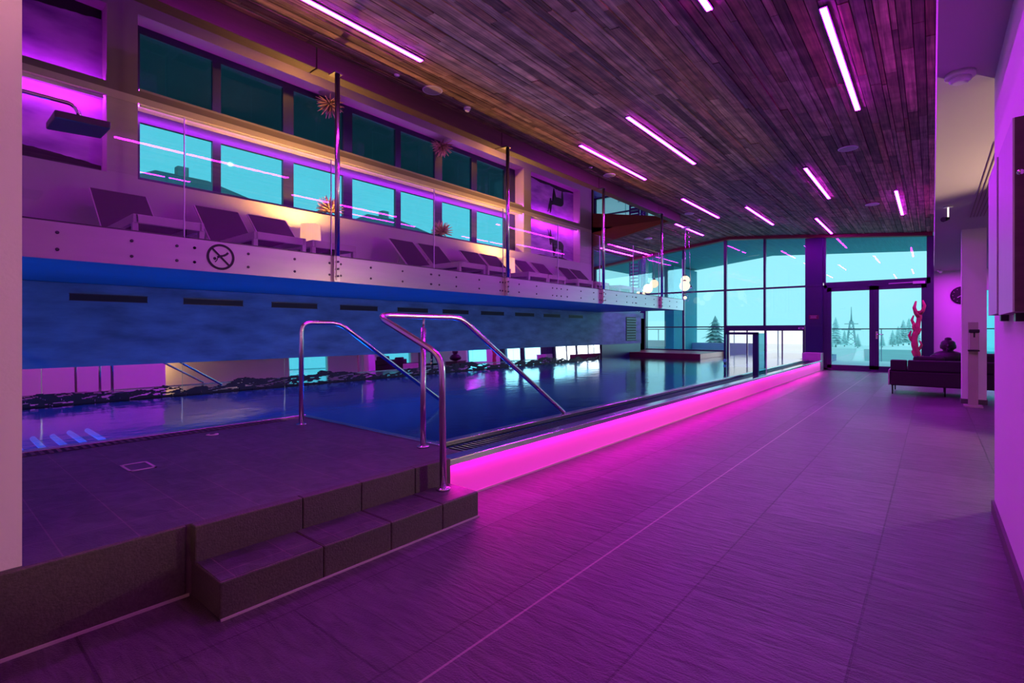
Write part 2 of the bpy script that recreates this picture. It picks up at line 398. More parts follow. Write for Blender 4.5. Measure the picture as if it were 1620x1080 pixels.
pl = MB(); pl.hexa([(-10.5, 13.06, zc(-10.5) - .02), (-10.5, 13.06, zc(-10.5) + .02), (-10.5, YF, zc(-10.5) - .02), (-10.5, YF, zc(-10.5) + .02), (-8.76, 13.06, zc(-8.76) - .02), (-8.76, 13.06, zc(-8.76) + .02), (-8.76, YF, zc(-8.76) - .02), (-8.76, YF, zc(-8.76) + .02)])
struct('ceiling_plaster', pl, M['bluelit_wall'])
# long ridge beam over the balcony edge
rb = MB()
y = -.5
for k, ln in enumerate((3.4, 3.1, 3.0, 2.9, 1.45)):
    rb.box(-5.36, -5.20 + .003 * (k % 2), y, min(y + ln - .01, 13.3), 4.03, 4.285); y += ln
struct('beam_ridge', rb, M['beamlong'], bev=.006)
# sloping glulam beam closing the gallery end
g = MB(); A, B_ = (-7.95, 3.56), (-5.22, 4.06)
g.hexa([(A[0], 12.9, A[1]), (A[0], 12.9, 4.14), (A[0], 13.05, A[1]), (A[0], 13.05, 4.14), (B_[0], 12.9, B_[1]), (B_[0], 12.9, 4.2), (B_[0], 13.05, B_[1]), (B_[0], 13.05, 4.2)])
struct('beam_gable', g, M['beam'])
struct('ceiling_mirror', MB().box(-8.05, -5.37, -.4, 12.9, ZM, ZM + .05), M['mirrorceil'])

# ------------------------------------------------------------------ gallery wall with window and two picture niches
def wall_with_holes(x0, x1, ya, yb, za, zb, holes, mb):
    ys = sorted({ya, yb} | {h[0] for h in holes} | {h[1] for h in holes})
    for i in range(len(ys) - 1):
        a, b2 = ys[i], ys[i + 1]; hs = [h for h in holes if h[0] <= a + 1e-6 and h[1] >= b2 - 1e-6]
        if not hs: mb.box(x0, x1, a, b2, za, zb)
        else:
            mb.box(x0, x1, a, b2, za, hs[0][2]); mb.box(x0, x1, a, b2, hs[0][3], zb)
    return mb
WIN = (1.88, 9.70, 3.06, 4.02); NL = (-.3, 1.57, 3.08, 4.02); NR = (9.99, 12.27, 3.08, 4.02)
struct('wall_left', wall_with_holes(-8.06, XW, -.4, 12.9, 1.7, ZM + .04, [WIN, NL, NR], MB()), M['galwall'])
struct('trim_2', MB().box(-7.9, -7.66, 12.9, 12.96, 1.86, 4.1), M['beamlong'])
def niche(h, label, cat):
    t = thing('mountain_photograph', (-7.93, (h[0] + h[1]) / 2, h[2]), label, cat)
    MB().box(-7.96, -7.93, h[0], h[1], h[2], h[3]).build('print', M['print'], t)
    return t
def ridge_poly(t, ya, yb, z0, hs, x=-7.926):
    mb = MB(); n = len(hs)
    pts = [(x, ya + (yb - ya) * k / (n - 1), z0 + h) for k, h in enumerate(hs)]
    for k in range(n - 1):
        mb.face([(x, pts[k][1], z0), (x, pts[k + 1][1], z0), pts[k + 1], pts[k]])
    return mb.build('ridge_silhouette', M['black'], t)
tL = niche(NL, 'lit photograph of a dark mountain ridge, in the niche left of the windows', 'picture')
random.seed(3)
hs = [.30 - .19 * k / 39 + .012 * random.random() for k in range(40)]
ridge_poly(tL, NL[0], NL[1] - .01, NL[2], hs)
tR = niche(NR, 'lit photograph of a horned mountain goat, in the niche right of the windows', 'picture')
hs = [.02 + .05 * math.exp(-((k - 14) / 5.) ** 2) + .085 * math.exp(-((k - 30) / 9.) ** 2) + .01 * random.random() for k in range(44)]
ridge_poly(tR, NR[0], NR[1] - .01, NR[2], hs)
goat = [(.00, .10), (.03, .10), (.035, .26), (.06, .36), (.10, .37), (.20, .355), (.285, .36), (.29, .22), (.30, .10), (.335, .10), (.34, .24), (.365, .40), (.37, .52), (.33, .60),
        (.26, .645), (.14, .655), (.02, .655), (-.05, .68), (-.085, .74), (-.07, .83), (-.075, .92), (-.115, 1.0), (-.105, .9), (-.11, .80), (-.125, .755), (-.135, .83), (-.17, .93),
        (-.215, .985), (-.175, .88), (-.165, .78), (-.155, .70), (-.135, .60), (-.12, .49), (-.095, .455), (-.07, .47), (-.065, .53), (-.03, .55), (.0, .50), (.02, .38)]
gm = MB(); cy, cz, S = 11.27, NR[2] + .02, .80
bm_pts = [(-7.922, cy + p[0] * 1.35, cz + p[1] * S) for p in goat]
me = bpy.data.meshes.new('goat_silhouette'); bmm = bmesh.new()
fc = bmm.faces.new([bmm.verts.new(p) for p in bm_pts]); bmesh.ops.triangulate(bmm, faces=[fc]); bmm.to_mesh(me); bmm.free()
me.materials.append(M['black']); go = bpy.data.objects.new('goat_silhouette', me); COL.objects.link(go); go.parent = tR; go.location = -Vector(tR.location)
# LED coves at the heads of the niches and of the window
def cove(y0, y1, label, x=-7.735):
    t = thing('cove_light', (x, (y0 + y1) / 2, 4.01), label, 'light strip')
    mb = MB(); n = max(2, int((y1 - y0) / .6))
    for k in range(n): mb.box(x - .012, x + .012, y0 + (y1 - y0) * k / n, y0 + (y1 - y0) * (k + 1) / n, 3.995, 4.012)
    mb.build('diffuser', M['led_cove'], t)
    MB().box(x + .013, x + .02, y0, y1, 3.985, 4.02).build('channel', M['white'], t)
cove(WIN[0] + .02, WIN[1] - .02, 'thin magenta light strip along the head of the gallery windows')
cove(NL[0] + .02, NL[1] - .02, 'thin magenta light strip at the head of the mountain ridge niche', -7.80)
cove(NR[0] + .02, NR[1] - .02, 'thin magenta light strip at the head of the goat photograph niche', -7.80)
# gallery window
w3 = struct('window_3', MB().box(-8.04, -7.98, WIN[0], WIN[1], WIN[2], 3.16).box(-8.04, -7.98, WIN[0], WIN[1], 3.88, WIN[3]), M['darkmetal'])
MULL = [(1.86, 1.97), (2.84, 2.95), (3.87, 4.04), (4.94, 5.12), (6.07, 6.19), (7.07, 7.27), (8.16, 8.33), (9.3, 9.7)]
mb = MB()
for a, b2 in MULL: mb.box(-8.035, -7.975, max(a, WIN[0]), min(b2, WIN[1]), 3.16, 3.88)
mb.build('window_mullions', M['darkmetal'], w3)
for k in range(7):
    MB().box(-8.01, -8.006, MULL[k][1], MULL[k + 1][0], 3.16, 3.88).build('window_pane', M['glass_cyan'], w3)

# spiky straw balls on the window sill
def spiky(loc, r, label):
    t = thing('spiky_ornament', loc, label, 'ornament', 'spiky straw balls on the gallery sill')
    MB().ball((loc[0], loc[1], loc[2] + r * .55), r * .26).build('core', M['straw'], t)
    mb = MB(); random.seed(int(loc[1] * 100))
    for k in range(95):
        z = 1 - 2 * (k + .5) / 95; a = k * 2.39996; q = math.sqrt(1 - z * z)
        d = Vector((q * math.cos(a), q * math.sin(a), z)); c = Vector((loc[0], loc[1], loc[2] + r * .55))
        if d.z < -.35: continue
        e = r * random.uniform(.85, 1.0)
        p1 = c + d * e
        if p1.z < loc[2] + .003: p1.z = loc[2] + .003
        mb.tube([c + d * r * .2, c + d * e * .6, p1], [.013, .013, .004], 6)
    mb.build('spikes', M['straw'], t)
spiky((-7.86, 4.62, 3.06), .255, 'spiky straw ball on the sill above the first glowing lamp')
spiky((-7.86, 7.15, 3.06), .255, 'spiky straw ball on the sill above the middle loungers')

# ------------------------------------------------------------------ balcony
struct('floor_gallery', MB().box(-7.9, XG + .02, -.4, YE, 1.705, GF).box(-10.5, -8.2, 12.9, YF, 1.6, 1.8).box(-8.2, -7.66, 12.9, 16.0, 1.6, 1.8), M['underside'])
fs = struct('trim_3', MB().box(XG, XG + .03, -.4, YE, 1.70, 1.985), M['fascia'])
fs['label'] = 'pale metal balcony edge panel with rows of dark bolts'
bl = MB(); random.seed(5)
def bolt(y, z): bl.lathe([(.013, 0), (.013, .006), (.008, .01)], (XG + .03, y, z), 10, axis='x')
ys = []
yy = .75
while yy < YE:
    ys.append(yy); yy += .47
for y in ys:
    for z in (1.775, 1.905): bolt(y, z)
for y in (3.1, 6.05, 9.05, 11.92, 1.62, 4.59, 7.53, 10.5):
    for d in (-.07, .07):
        for z in (1.775, 1.905): bolt(y + d, z)
bl.build('bolts', M['bolt'], fs)
# no-diving sign
sg = thing('no_diving_sign', (XG + .03, 1.91, 1.845), 'round black no diving sign with a crossed out diver on the balcony edge', 'sign')
mb = MB(); cy, cz, xs = 1.91, 1.845, XG + .0335
n = 48
for k in range(n):
    a0, a1 = 2 * PI * k / n, 2 * PI * (k + 1) / n
    q = lambda r, a: (xs, cy + r * math.cos(a), cz + r * math.sin(a))
    mb.face([q(.100, a0), q(.122, a0), q(.122, a1), q(.100, a1)])
mb.build('ring', M['black'], sg)
mb = MB(); a = R(135); d = (math.cos(a), math.sin(a)); nn = (-d[1], d[0])
mb.face([(xs + .001, cy + d[0] * s_ * .102 + nn[0] * w_ * .009, cz + d[1] * s_ * .102 + nn[1] * w_ * .009) for s_, w_ in ((-1, -1), (1, -1), (1, 1), (-1, 1))])
mb.build('slash', M['black'], sg)
mb = MB()
hd = [(xs, cy - .052 + .014 * math.cos(2 * PI * k / 20), cz - .018 + .014 * math.sin(2 * PI * k / 20)) for k in range(20)]; mb.face(hd)
def ribbon(pts, w):
    for k in range(len(pts) - 1):
        (y0, z0), (y1, z1) = pts[k], pts[k + 1]; l = math.hypot(y1 - y0, z1 - z0); ny, nz = -(z1 - z0) / l * w / 2, (y1 - y0) / l * w / 2
        mb.face([(xs + .0005, cy + y0 - ny, cz + z0 - nz), (xs + .0005, cy + y1 - ny, cz + z1 - nz), (xs + .0005, cy + y1 + ny, cz + z1 + nz), (xs + .0005, cy + y0 + ny, cz + z0 + nz)])
ribbon([(-.03, -.005), (-.005, .008), (.02, .013), (.045, .026), (.065, .047)], .02)
ribbon([(-.028, -.008), (-.032, -.03), (-.05, -.052)], .009)
mb.build('diver', M['black'], sg)
# balustrade glass panes, each a thing
def bal(y0, y1, label):
    if abs(y0 - 3.13) < .01 or abs(y0 - 6.08) < .01 or abs(y0 - 9.08) < .01 or abs(y0 - 11.95) < .01: y0 += .012
    if min(abs(y1 - q) for q in (3.07, 6.02, 9.02, 11.89)) < .01: y1 -= .012
    t = thing('glass_balustrade', (XG + .045, (y0 + y1) / 2, 1.9), label, 'glass panel', 'glass panes along the balcony')
    MB().box(XG + .006, XG + .018, y0, y1, 1.99, 3.07).build('glass_pane', M['glass_rail'], t)
    MB().box(XG + .004, XG + .020, y1, y1 + .006, 1.99, 3.07).build('glass_edge', M['edge'], t)
    MB().box(XG + .001, XG + .024, y0, y1, 1.985, 1.998).build('glass_shoe', M['bolt'], t)
seg = [(.1, 1.61, 'balcony glass pane nearest the camera, over the no diving sign'), (1.63, 3.07, 'balcony glass pane just left of the first steel post'), (3.13, 4.58, 'balcony glass pane just right of the first steel post'),
       (4.60, 6.02, 'balcony glass pane just left of the second steel post'), (6.08, 7.52, 'balcony glass pane just right of the second steel post'), (7.54, 9.02, 'balcony glass pane just left of the third steel post'),
       (9.08, 10.49, 'balcony glass pane just right of the third steel post'), (10.51, 11.89, 'balcony glass pane just left of the last steel post'), (11.95, 13.4, 'balcony glass pane between the last steel post and the balcony end')]
for s_ in seg: bal(*s_)
for y, nm in ((3.1, 'first and tallest looking of the four'), (6.05, 'second of the four'), (9.05, 'third of the four'), (11.92, 'last of the four')):
    t = thing('balcony_post', (XG + .07, y, 1.7), 'tall steel post from balcony edge to roof beam, %s from near end' % nm.replace('first and tallest looking of the four', 'first of the four'), 'post', 'steel posts along the balcony')
    MB().tube([(XG + .075, y, 1.985), (XG + .075, y, 4.02)], .028, 16).build('shaft', M['steel'], t)
    MB().box(XG + .03, XG + .07, y - .035, y + .035, 1.70, 1.985).box(XG + .03, XG + .085, y - .012, y + .012, 1.71, 2.0).build('bracket', M['steel'], t)
    for z in (1.76, 1.84, 1.92): MB().lathe([(.012, 0), (.012, .012)], (XG + .085, y, z), 10, axis='x').build('bolt', M['bolt'], t)
    MB().box(XG - .02, XG + .11, y - .05, y + .05, 4.02, 4.032).build('head_plate', M['bolt'], t)

# ------------------------------------------------------------------ loungers
def make_lounger(label):
    t = thing('sun_lounger', (0, 0, 0), label, 'sun lounger', 'sun loungers in a row on the balcony')
    f = MB(); W = .27
    for s_ in (-1, 1): f.box(-.95, .95, s_ * W - .02, s_ * W + .02, .27, .35)
    f.box(.91, .95, -W, W, .27, .35); f.box(-.95, -.91, -W, W, .27, .35); f.box(-.3, -.26, -W, W, .27, .31)
    f.build('frame', M['lframe'], t, .004, loc0=1)
    for x in (-.9, .92):
        for s_ in (-1, 1): MB().box(x - .025, x + .025, s_ * W - .022, s_ * W + .022, 0, .27).build('leg', M['lframe'], t, loc0=1)
    MB().box(-.26, .91, -W + .02, W - .02, .335, .352).build('seat_sling', M['sling'], t, .004, loc0=1)
    bk = MB(); W2 = .262
    for s_ in (-1, 1): bk.bar((-.27, s_ * W2, .34), (-.86, s_ * W2, .91), .022, .022)
    bk.bar((-.86, -W2, .91), (-.86, W2, .91), .022, .022)
    br = bk.build('back_frame', M['lframe'], t, loc0=1)
    MB().bar((-.275, 0, .352), (-.862, 0, .918), .53, .014, up=(1, 0, 1)).build('backrest', M['sling'], t, .003, loc0=1)
    for s_ in (-.2, .2): MB().bar((-.6, s_, .63), (-.75, s_, .34), .02, .02).build('prop', M['lframe'], t, loc0=1)
    return t
LY = [1.61, 2.67, 3.33, 5.71, 6.35, 7.43, 8.03, 9.07, 9.77, 10.85, 11.45]
LL = ['dark lounger alone below the mountain ridge photograph, nearest the left pier',
      'dark lounger just right of the no diving sign, first of a pair',
      'dark lounger directly left of the first glowing table lamp',
      'dark lounger with lamp light on its edge, just right of the first steel post',
      'dark lounger below the second spiky straw ball, beside a glass joint',
      'dark lounger two places left of the second glowing lamp',
      'dark lounger directly left of the second glowing lamp',
      'dark lounger directly right of the second steel post and second lamp',
      'dark lounger just left of the glass joint that crosses the goat photograph',
      'first dark lounger right of the glass joint that crosses the goat photograph',
      'dark lounger closest to the gallery wall end, last of the row']
proto = None
for y, lb in zip(LY, LL):
    if proto is None: proto = make_lounger(lb); o = proto
    else: o = copy_tree(proto); o['label'] = lb
    o.location = (-6.5, y, GF)
# tables with lamps
def table_lamp(y, l1, l2):
    t = thing('side_table', (-7.3, y, GF), l1, 'side table', 'low side tables between loungers')
    MB().box(-7.5, -7.1, y - .17, y + .17, GF + .40, GF + .43).build('table_top', M['lframe'], t, .004)
    for dx in (-.17, .17):
        for dy in (-.14, .14): MB().box(-7.3 + dx - .02, -7.3 + dx + .02, y + dy - .02, y + dy + .02, GF, GF + .40).build('leg', M['lframe'], t)
    z = GF + .43
    t = thing('table_lamp', (-7.22, y, z), l2, 'lamp', 'glowing table lamps on the balcony')
    MB().lathe([(.06, 0), (.06, .015), (.015, .03), (.015, .12)], (-7.22, y, z), 16).build('base', M['steel'], t)
    mb = MB(); n = 28
    for k in range(n):
        a0, a1 = 2 * PI * k / n, 2 * PI * (k + 1) / n
        q = lambda r, a, zz: (-7.22 + r * math.cos(a), y + r * math.sin(a), zz)
        mb.face([q(.15, a0, z + .10), q(.15, a1, z + .10), q(.14, a1, z + .46), q(.14, a0, z + .46)], True)
    mb.build('shade', M['shade'], t)
    MB().ball((-7.22, y, z + .24), .035).build('bulb', M['warm'], t)
    return z
lamps = []
lamps.append((3.92, table_lamp(3.92, 'low table under the first glowing lamp, right of the paired loungers', 'cream table lamp glowing warm beside the two nearest paired loungers')))
lamps.append((8.55, table_lamp(8.55, 'low table under the second glowing lamp, behind the second steel post', 'cream table lamp glowing warm behind the second steel post')))

# ------------------------------------------------------------------ pool wall, mirror, vents
struct('wall_pool', MB().box(-7.9, XB, -.4, 16.0, .73, 1.70), M['bluelit_wall'])
struct('wall_pool_end', MB().box(-8.1, XB - .02, 13.4, 16.0, -1.0, .73).box(-8.1, -7.9, 13.4, 16.0, .7, 1.6), M['navy'])
VY = [(1.21, 1.96), (2.36, 3.11), (3.52, 4.25), (4.66, 5.4), (5.84, 6.57), (6.96, 7.7), (8.09, 8.86), (9.27, 10.01), (10.41, 11.15), (11.57, 12.29)]
VN = ['nearest the left pier', 'second from the left pier', 'third from the left pier', 'fourth from the left pier', 'fifth from the left pier',
      'sixth from the left pier', 'seventh from the left pier', 'eighth from the left pier', 'second from the far end', 'smallest looking, at the far end of the row']
for (a, b2), nm in zip(VY, VN):
    t = thing('slot_vent', (XB, (a + b2) / 2, 1.54), 'black slot vent in blue pool wall, ' + nm, 'air vent', 'slot vents along the pool wall')
    MB().box(XB, XB + .004, a, b2, 1.505, 1.575).build('vent_opening', M['black'], t)
    MB().box(XB, XB + .008, a - .006, b2 + .006, 1.575, 1.583).box(XB, XB + .008, a - .006, b2 + .006, 1.498, 1.505).build('vent_rim', M['darkmetal'], t)
t = thing('wall_vent_grille', (XB, 15.2, 1.2), 'tall dark louvred grille at the far end of the pool wall', 'air vent')
MB().box(XB + .001, XB + .01, 14.9, 15.6, .83, 1.6).build('backing', M['black'], t)
mb = MB()
for k in range(9): mb.box(XB + .011, XB + .03, 14.9, 15.6, .85 + k * .085, .875 + k * .085)
mb.build('slats', M['darkmetal'], t)
mr = MB()
for k in range(10):
    ya, yb = -.4 + 1.38 * k + .003, -.4 + 1.38 * (k + 1) - .003; xt = XB - .052
    mr.hexa([(XB - .06, ya, .1), (xt - .03, ya, .74), (XB - .06, yb, .1), (xt - .03, yb, .74), (XB - .03, ya, .1), (xt, ya, .74), (XB - .03, yb, .1), (xt, yb, .74)])
struct('wall_pool_mirror', mr, M['mirror'])
# snow mountain silhouette along the mirror foot
dec = MB(); random.seed(12); xd = XB - .026
from mathutils import noise as NZ
DY, DZ = .02, .0085
def hill(y):
    b_ = .085 + .04 * math.sin(y * 1.9 + .4) + .02 * math.sin(y * 4.3)
    return b_ + .055 * (NZ.noise((y * 3.1, 3.3, 0))) + .05 * (1 - 2 * abs(NZ.noise((y * 6.5, 9.1, 0)))) * .5 + .012 * NZ.noise((y * 30, 1.7, 0)) + .05 * abs(2 * ((y * 2.3) % 1) - 1) * abs(NZ.noise((y * 1.3, 4.4, 0))) * 2
yy = -.35
while yy < 13.3:
    h_ = max(.03, hill(yy)); z = -.05
    while z < h_:
        n_ = NZ.noise((yy * 7.5 + z * 9, z * 26 - yy * 2.0, 2.0)); r_ = 1 - 2 * abs(NZ.noise((yy * 5 - z * 22, z * 16, 7.0)))
        top = h_ - z
        if z < .018 + .012 * NZ.noise((yy * 9, 0, 5)) or top < .012 or (r_ > .42 and top < .10) or n_ > .11:
            sh_ = DZ * .9 * (1 if n_ > 0 else -1)
            dec.face([(xd, yy, ZW + z), (xd, yy + DY, ZW + z), (xd, yy + DY + sh_, ZW + z + DZ), (xd, yy + sh_, ZW + z + DZ)])
        z += DZ
    yy += DY
tag(dec.build('mountain_decal', M['black']), 'black jagged snowy mountain range decal along the foot of the mirror above the water', 'wall decal')

# ------------------------------------------------------------------ pool basin and water
struct('floor_pool', MB().box(-8.3, -2.55, -.6, 24.5, -1.25, -1.15), M['pool'])
ps = MB()
ps.box(XB - .03, XB + .0, -.4, 15.3, -1.2, .28).box(-2.88, -2.8, 2.5, 17.4, -1.2, .285).box(-4.88, -4.80, -.4, 2.56, -1.2, .285).box(-4.84, -2.8, 2.5, 2.56, -1.2, .285)
ps.box(-8.0, -5.32, 15.2, 15.3, -1.2, .28).box(-5.34, -5.3, 15.2, 24, -1.2, .2).box(-3.06, -3.0, 17.3, 24, -1.2, .2).box(-5.34, -3.0, 24, 24.1, -1.2, .2)
ps.box(-8.0, -4.84, -.46, -.4, -1.2, .3)
struct('wall_pool_basin', ps, M['pool'])
wt = MB()
def grid(x0, x1, y0, y1):
    wt.face([(x0, y0, ZW), (x1, y0, ZW), (x1, y1, ZW), (x0, y1, ZW)])
grid(XB - .03, -4.88, -.4, 2.56); grid(XB - .03, -2.88, 2.56, 15.2); grid(-5.3, -2.88, 15.2, 17.0); grid(-5.3, -3.06, 17.0, 24)
wo = wt.build('water', M['water']); wo['kind'] = 'structure'; wo['label'] = 'still blue pool water'
struct('trim_4', MB().box(-2.88, -2.80, 2.56, 17.0, .27, .318).box(-4.88, -4.80, -.4, 2.56, .27, .318).box(-4.84, -2.8, 2.52, 2.575, .27, .312), M['steel'], bev=.006)
# overflow gutter and slatted grates
struct('trim_5', MB().box(-2.80, -2.56, 2.3, 17.0, .2, .268), M['navy'])
gt = thing('overflow_grate', (-2.68, 9.7, .27), 'long slatted overflow grate between pool rim and glowing panel', 'grate')
mb = MB(); k = 2.56
while k < 16.9:
    mb.box(-2.79, -2.57, k, k + .016, .268, .276); k += .05
mb.build('slats', M['navy'], gt)
gt = thing('overflow_grate', (-4.72, 1.1, .306), 'slatted overflow grate along the pool edge of the tiled platform', 'grate')
mb = MB(); k = -.35
while k < 2.3:
    mb.box(-4.80, -4.66, k, k + .02, .306, .312); k += .045
mb.build('slats', M['riser'], gt)
MB().box(-4.80, -4.66, -.35, 2.3, .3055, .3075).build('channel', M['black'], gt)
t = thing('drain_cover', (-3.8, .93, .306), 'square floor drain with a pale frame in the platform tiles', 'drain')
mb = MB(); dx, dy = .11, .07
mb.box(-3.8 - dx, -3.8 + dx, .93 - dy, .93 - dy + .014, .306, .309).box(-3.8 - dx, -3.8 + dx, .93 + dy - .014, .93 + dy, .306, .309).box(-3.8 - dx, -3.8 - dx + .02, .93 - dy, .93 + dy, .306, .309).box(-3.8 + dx - .02, -3.8 + dx, .93 - dy, .93 + dy, .306, .309)
mb.build('frame', M['stonebox'], t)
MB().box(-3.8 - dx + .02, -3.8 + dx - .02, .93 - dy + .014, .93 + dy - .014, .306, .3075).build('tile_inlay', M['platform'], t)
t = thing('rim_drain', (-4.5, 1.6, .306), 'small pale round drain on the platform beside the overflow grate', 'drain')
MB().lathe([(.045, 0), (.045, .004), (.03, .006)], (-4.5, 1.6, .306), 20).build('cap', M['stonebox'], t)
MB().lathe([(.02, 0), (.02, .0075)], (-4.5, 1.6, .306), 14).build('hole', M['black'], t)
# glowing side panel with cap
struct('wall_pool_panel', MB().box(-2.56, -2.5, 2.3, 16.9, -.05, .255), pmat('frosted_panel', (.85, .22, .75), .45, vary=.05, scale=1.5, emit=(1., .005, .5), estr=.3))
struct('trim_6', MB().box(-2.565, -2.455, 2.28, 16.92, .268, .298).box(-2.46, -2.452, 2.28, 16.92, .255, .298), M['steel'], bev=.004)
struct('trim_7', MB().box(-2.5, -2.492, 2.3, 16.9, 0, .012), M['stonebox'])
mb = MB(); k = 2.31
while k < 16.8:
    mb.box(-2.486, -2.474, k, min(k + .6, 16.85), .258, .266); k += .6
ld = mb.build('panel_light_strip', M['led_panel'])
tag(ld, 'hidden magenta light strip under the steel cap of the pool side panel', 'light strip')
# end block of the pool wall
struct('wall_pool_block', MB().box(-2.98, -2.5, 17.0, 17.5, 0, .50), M['stonebox'], bev=.01)
struct('floor_ledge', MB().box(-8.2, -5.34, 15.2, 17.58, -.2, .455), M['ledge'], bev=.01)
# underwater bar lounger
t = thing('underwater_bar_bench', (-6.5, .7, -.1), 'curved steel bars of a submerged bench with painted blue glow by the left pier', 'pool bench')
wet = pmat('steel_blue_glow', (.4, .6, .8), .35, .2, emit=(.02, .30, 1.), estr=.55)  # emission imitates blue lamp light falling on the bars
for k in range(6):
    y0 = .52 + k * .15; u = .12 * (k > 3)
    MB().tube([(-6.25 - u, y0, .06), (-6.6 - u, y0 + .005, .06), (-7.0 - u, y0 + .01, .06)], .024, 10).build('bar', wet, t)

# ------------------------------------------------------------------ handrails
def handrail(pts, rad, label, name='pool_handrail'):
    t = thing(name, pts[0], label, 'handrail')
    MB().tube(fillet(pts, rad), .021, 16).build('rail', M['steel'], t)
    return t
hl = handrail([(-4.4, 2.30, .30), (-4.4, 2.30, 1.225), (-4.4, 2.68, 1.225), (-4.4, 4.05, .30)], .10, 'short steel pool handrail bent down into the water, beside the blue wall side')
MB().lathe([(.045, 0), (.045, .012), (.025, .018)], (-4.4, 2.30, .297), 20).build('flange', M['steel'], hl)
hr = handrail([(-2.36, 2.16, .155), (-2.36, 2.15, .99), (-2.86, 2.02, 1.255), (-2.86, 2.80, 1.255), (-2.86, 4.25, .33)], .10, 'tall steel handrail looping from the lower step up and down into the pool')
MB().lathe([(.045, 0), (.045, .012), (.025, .018)], (-2.36, 2.16, .154), 20).build('flange', M['steel'], hr)
MB().tube([(-2.87, 2.43, .30), (-2.87, 2.43, 1.17)], .021, 16).tube([(-2.87, 2.43, 1.16), (-2.86, 2.43, 1.25)], .009, 10).build('post', M['steel'], hr)
MB().lathe([(.045, 0), (.045, .012), (.025, .018)], (-2.87, 2.43, .297), 20).build('flange', M['steel'], hr)
# rain shower
sh = thing('wall_mounted_shower', (-4.0, -.4, 2.45), 'square dark rain shower head on a bent arm beside the left pier', 'shower')
MB().tube(fillet([(-4.0, -.4, 2.52), (-4.0, .66, 2.52), (-4.0, .69, 2.44)], .06), .012, 10).build('arm', M['steel'], sh)
MB().lathe([(.035, 0), (.035, .01)], (-4.0, -.39, 2.52), 16, axis='y').build('rose', M['steel'], sh)
MB().hexa([(-4.15, .55, 2.375), (-4.15, .55, 2.42), (-4.12, .81, 2.385), (-4.12, .81, 2.43), (-3.87, .55, 2.375), (-3.87, .55, 2.42), (-3.87, .81, 2.385), (-3.87, .81, 2.43)]).build('shower_head', M['bolt'], sh, .008)

# ------------------------------------------------------------------ glazed end wall
def ztop(x): return zc(x) - .1
w1 = struct('window_1', MB().box(-8.36, -8.15, YF - .1, YF + .1, .3, ztop(-8.2)), M['navy'])
fr = MB()
def vbar(x, w, z0, z1=None): fr.box(x - w / 2, x + w / 2, YF - .05, YF + .05, z0, z1 if z1 else ztop(x))
vbar(-6.76, .07, .47); vbar(-5.34, .09, .3); vbar(-4.13, .07, 1.3); vbar(-10.35, .1, 1.7)
fr.box(-10.3, -3.0, YF - .04, YF + .04, 2.475, 2.53)
fr.box(-8.2, -5.34, YF - .04, YF + .04, 1.26, 1.30); fr.box(-8.2, -5.34, YF - .06, YF + .06, .44, .5)
fr.box(-5.34, -3.0, YF - .09, YF + .07, 1.15, 1.32)
fr.box(-10.4, -8.3, YF - .05, YF + .05, 1.7, 1.85)
fr.build('window_frame', M['darkmetal'], w1)
def pane(x0, x1, z0, z1, mat='glass_cyan', parent=w1):
    if z1 is None: ps_ = [(x0, YF, z0), (x1, YF, z0), (x1, YF, ztop(x1)), (x0, YF, ztop(x0))]
    else: ps_ = [(x0, YF, z0), (x1, YF, z0), (x1, YF, z1), (x0, YF, z1)]
    mb = MB(); mb.face(ps_); return mb.build('window_pane', M[mat], parent)
for x0, x1 in ((-8.15, -6.795), (-6.725, -5.385)):
    pane(x0, x1, .5, 1.26); pane(x0, x1, 1.30, 2.475); pane(x0, x1, 2.53, None)
for x0, x1 in ((-5.295, -4.165), (-4.095, -2.99)):
    pane(x0, x1, 1.32, 2.475); pane(x0, x1, 2.53, None)
pane(-10.3, -8.36, 1.85, 2.475); pane(-10.3, -8.36, 2.53, None)
# roof-line beams above the glass
bb = MB()
for xa, xb in ((-10.5, -5.2), (-5.2, 0.0)):
    bb.hexa([(xa, YF - .14, zc(xa) - .10), (xa, YF - .14, zc(xa) + .02), (xa, YF + .1, zc(xa) - .10), (xa, YF + .1, zc(xa) + .02),
             (xb, YF - .14, zc(xb) - .10), (xb, YF - .14, zc(xb) + .02), (xb, YF + .1, zc(xb) - .10), (xb, YF + .1, zc(xb) + .02)])
struct('beam_end', bb, M['beam'])
# swim-out: clear lower glazing with slim bars
w2 = struct('window_2', MB().box(-5.30, -5.22, YF - .05, YF + .05, .2, 1.15).box(-4.68, -4.645, YF - .02, YF + .02, .25, 1.15).box(-4.14, -4.08, YF - .04, YF + .04, .25, 1.15).box(-3.645, -3.61, YF - .02, YF + .02, .25, 1.15).box(-3.06, -3.0, YF - .05, YF + .05, .25, 1.15), M['darkmetal'])
for x0, x1 in ((-5.22, -4.68), (-4.645, -4.14), (-4.08, -3.645), (-3.61, -3.06)): pane(x0, x1, .25, 1.15, 'glass_clear', w2)
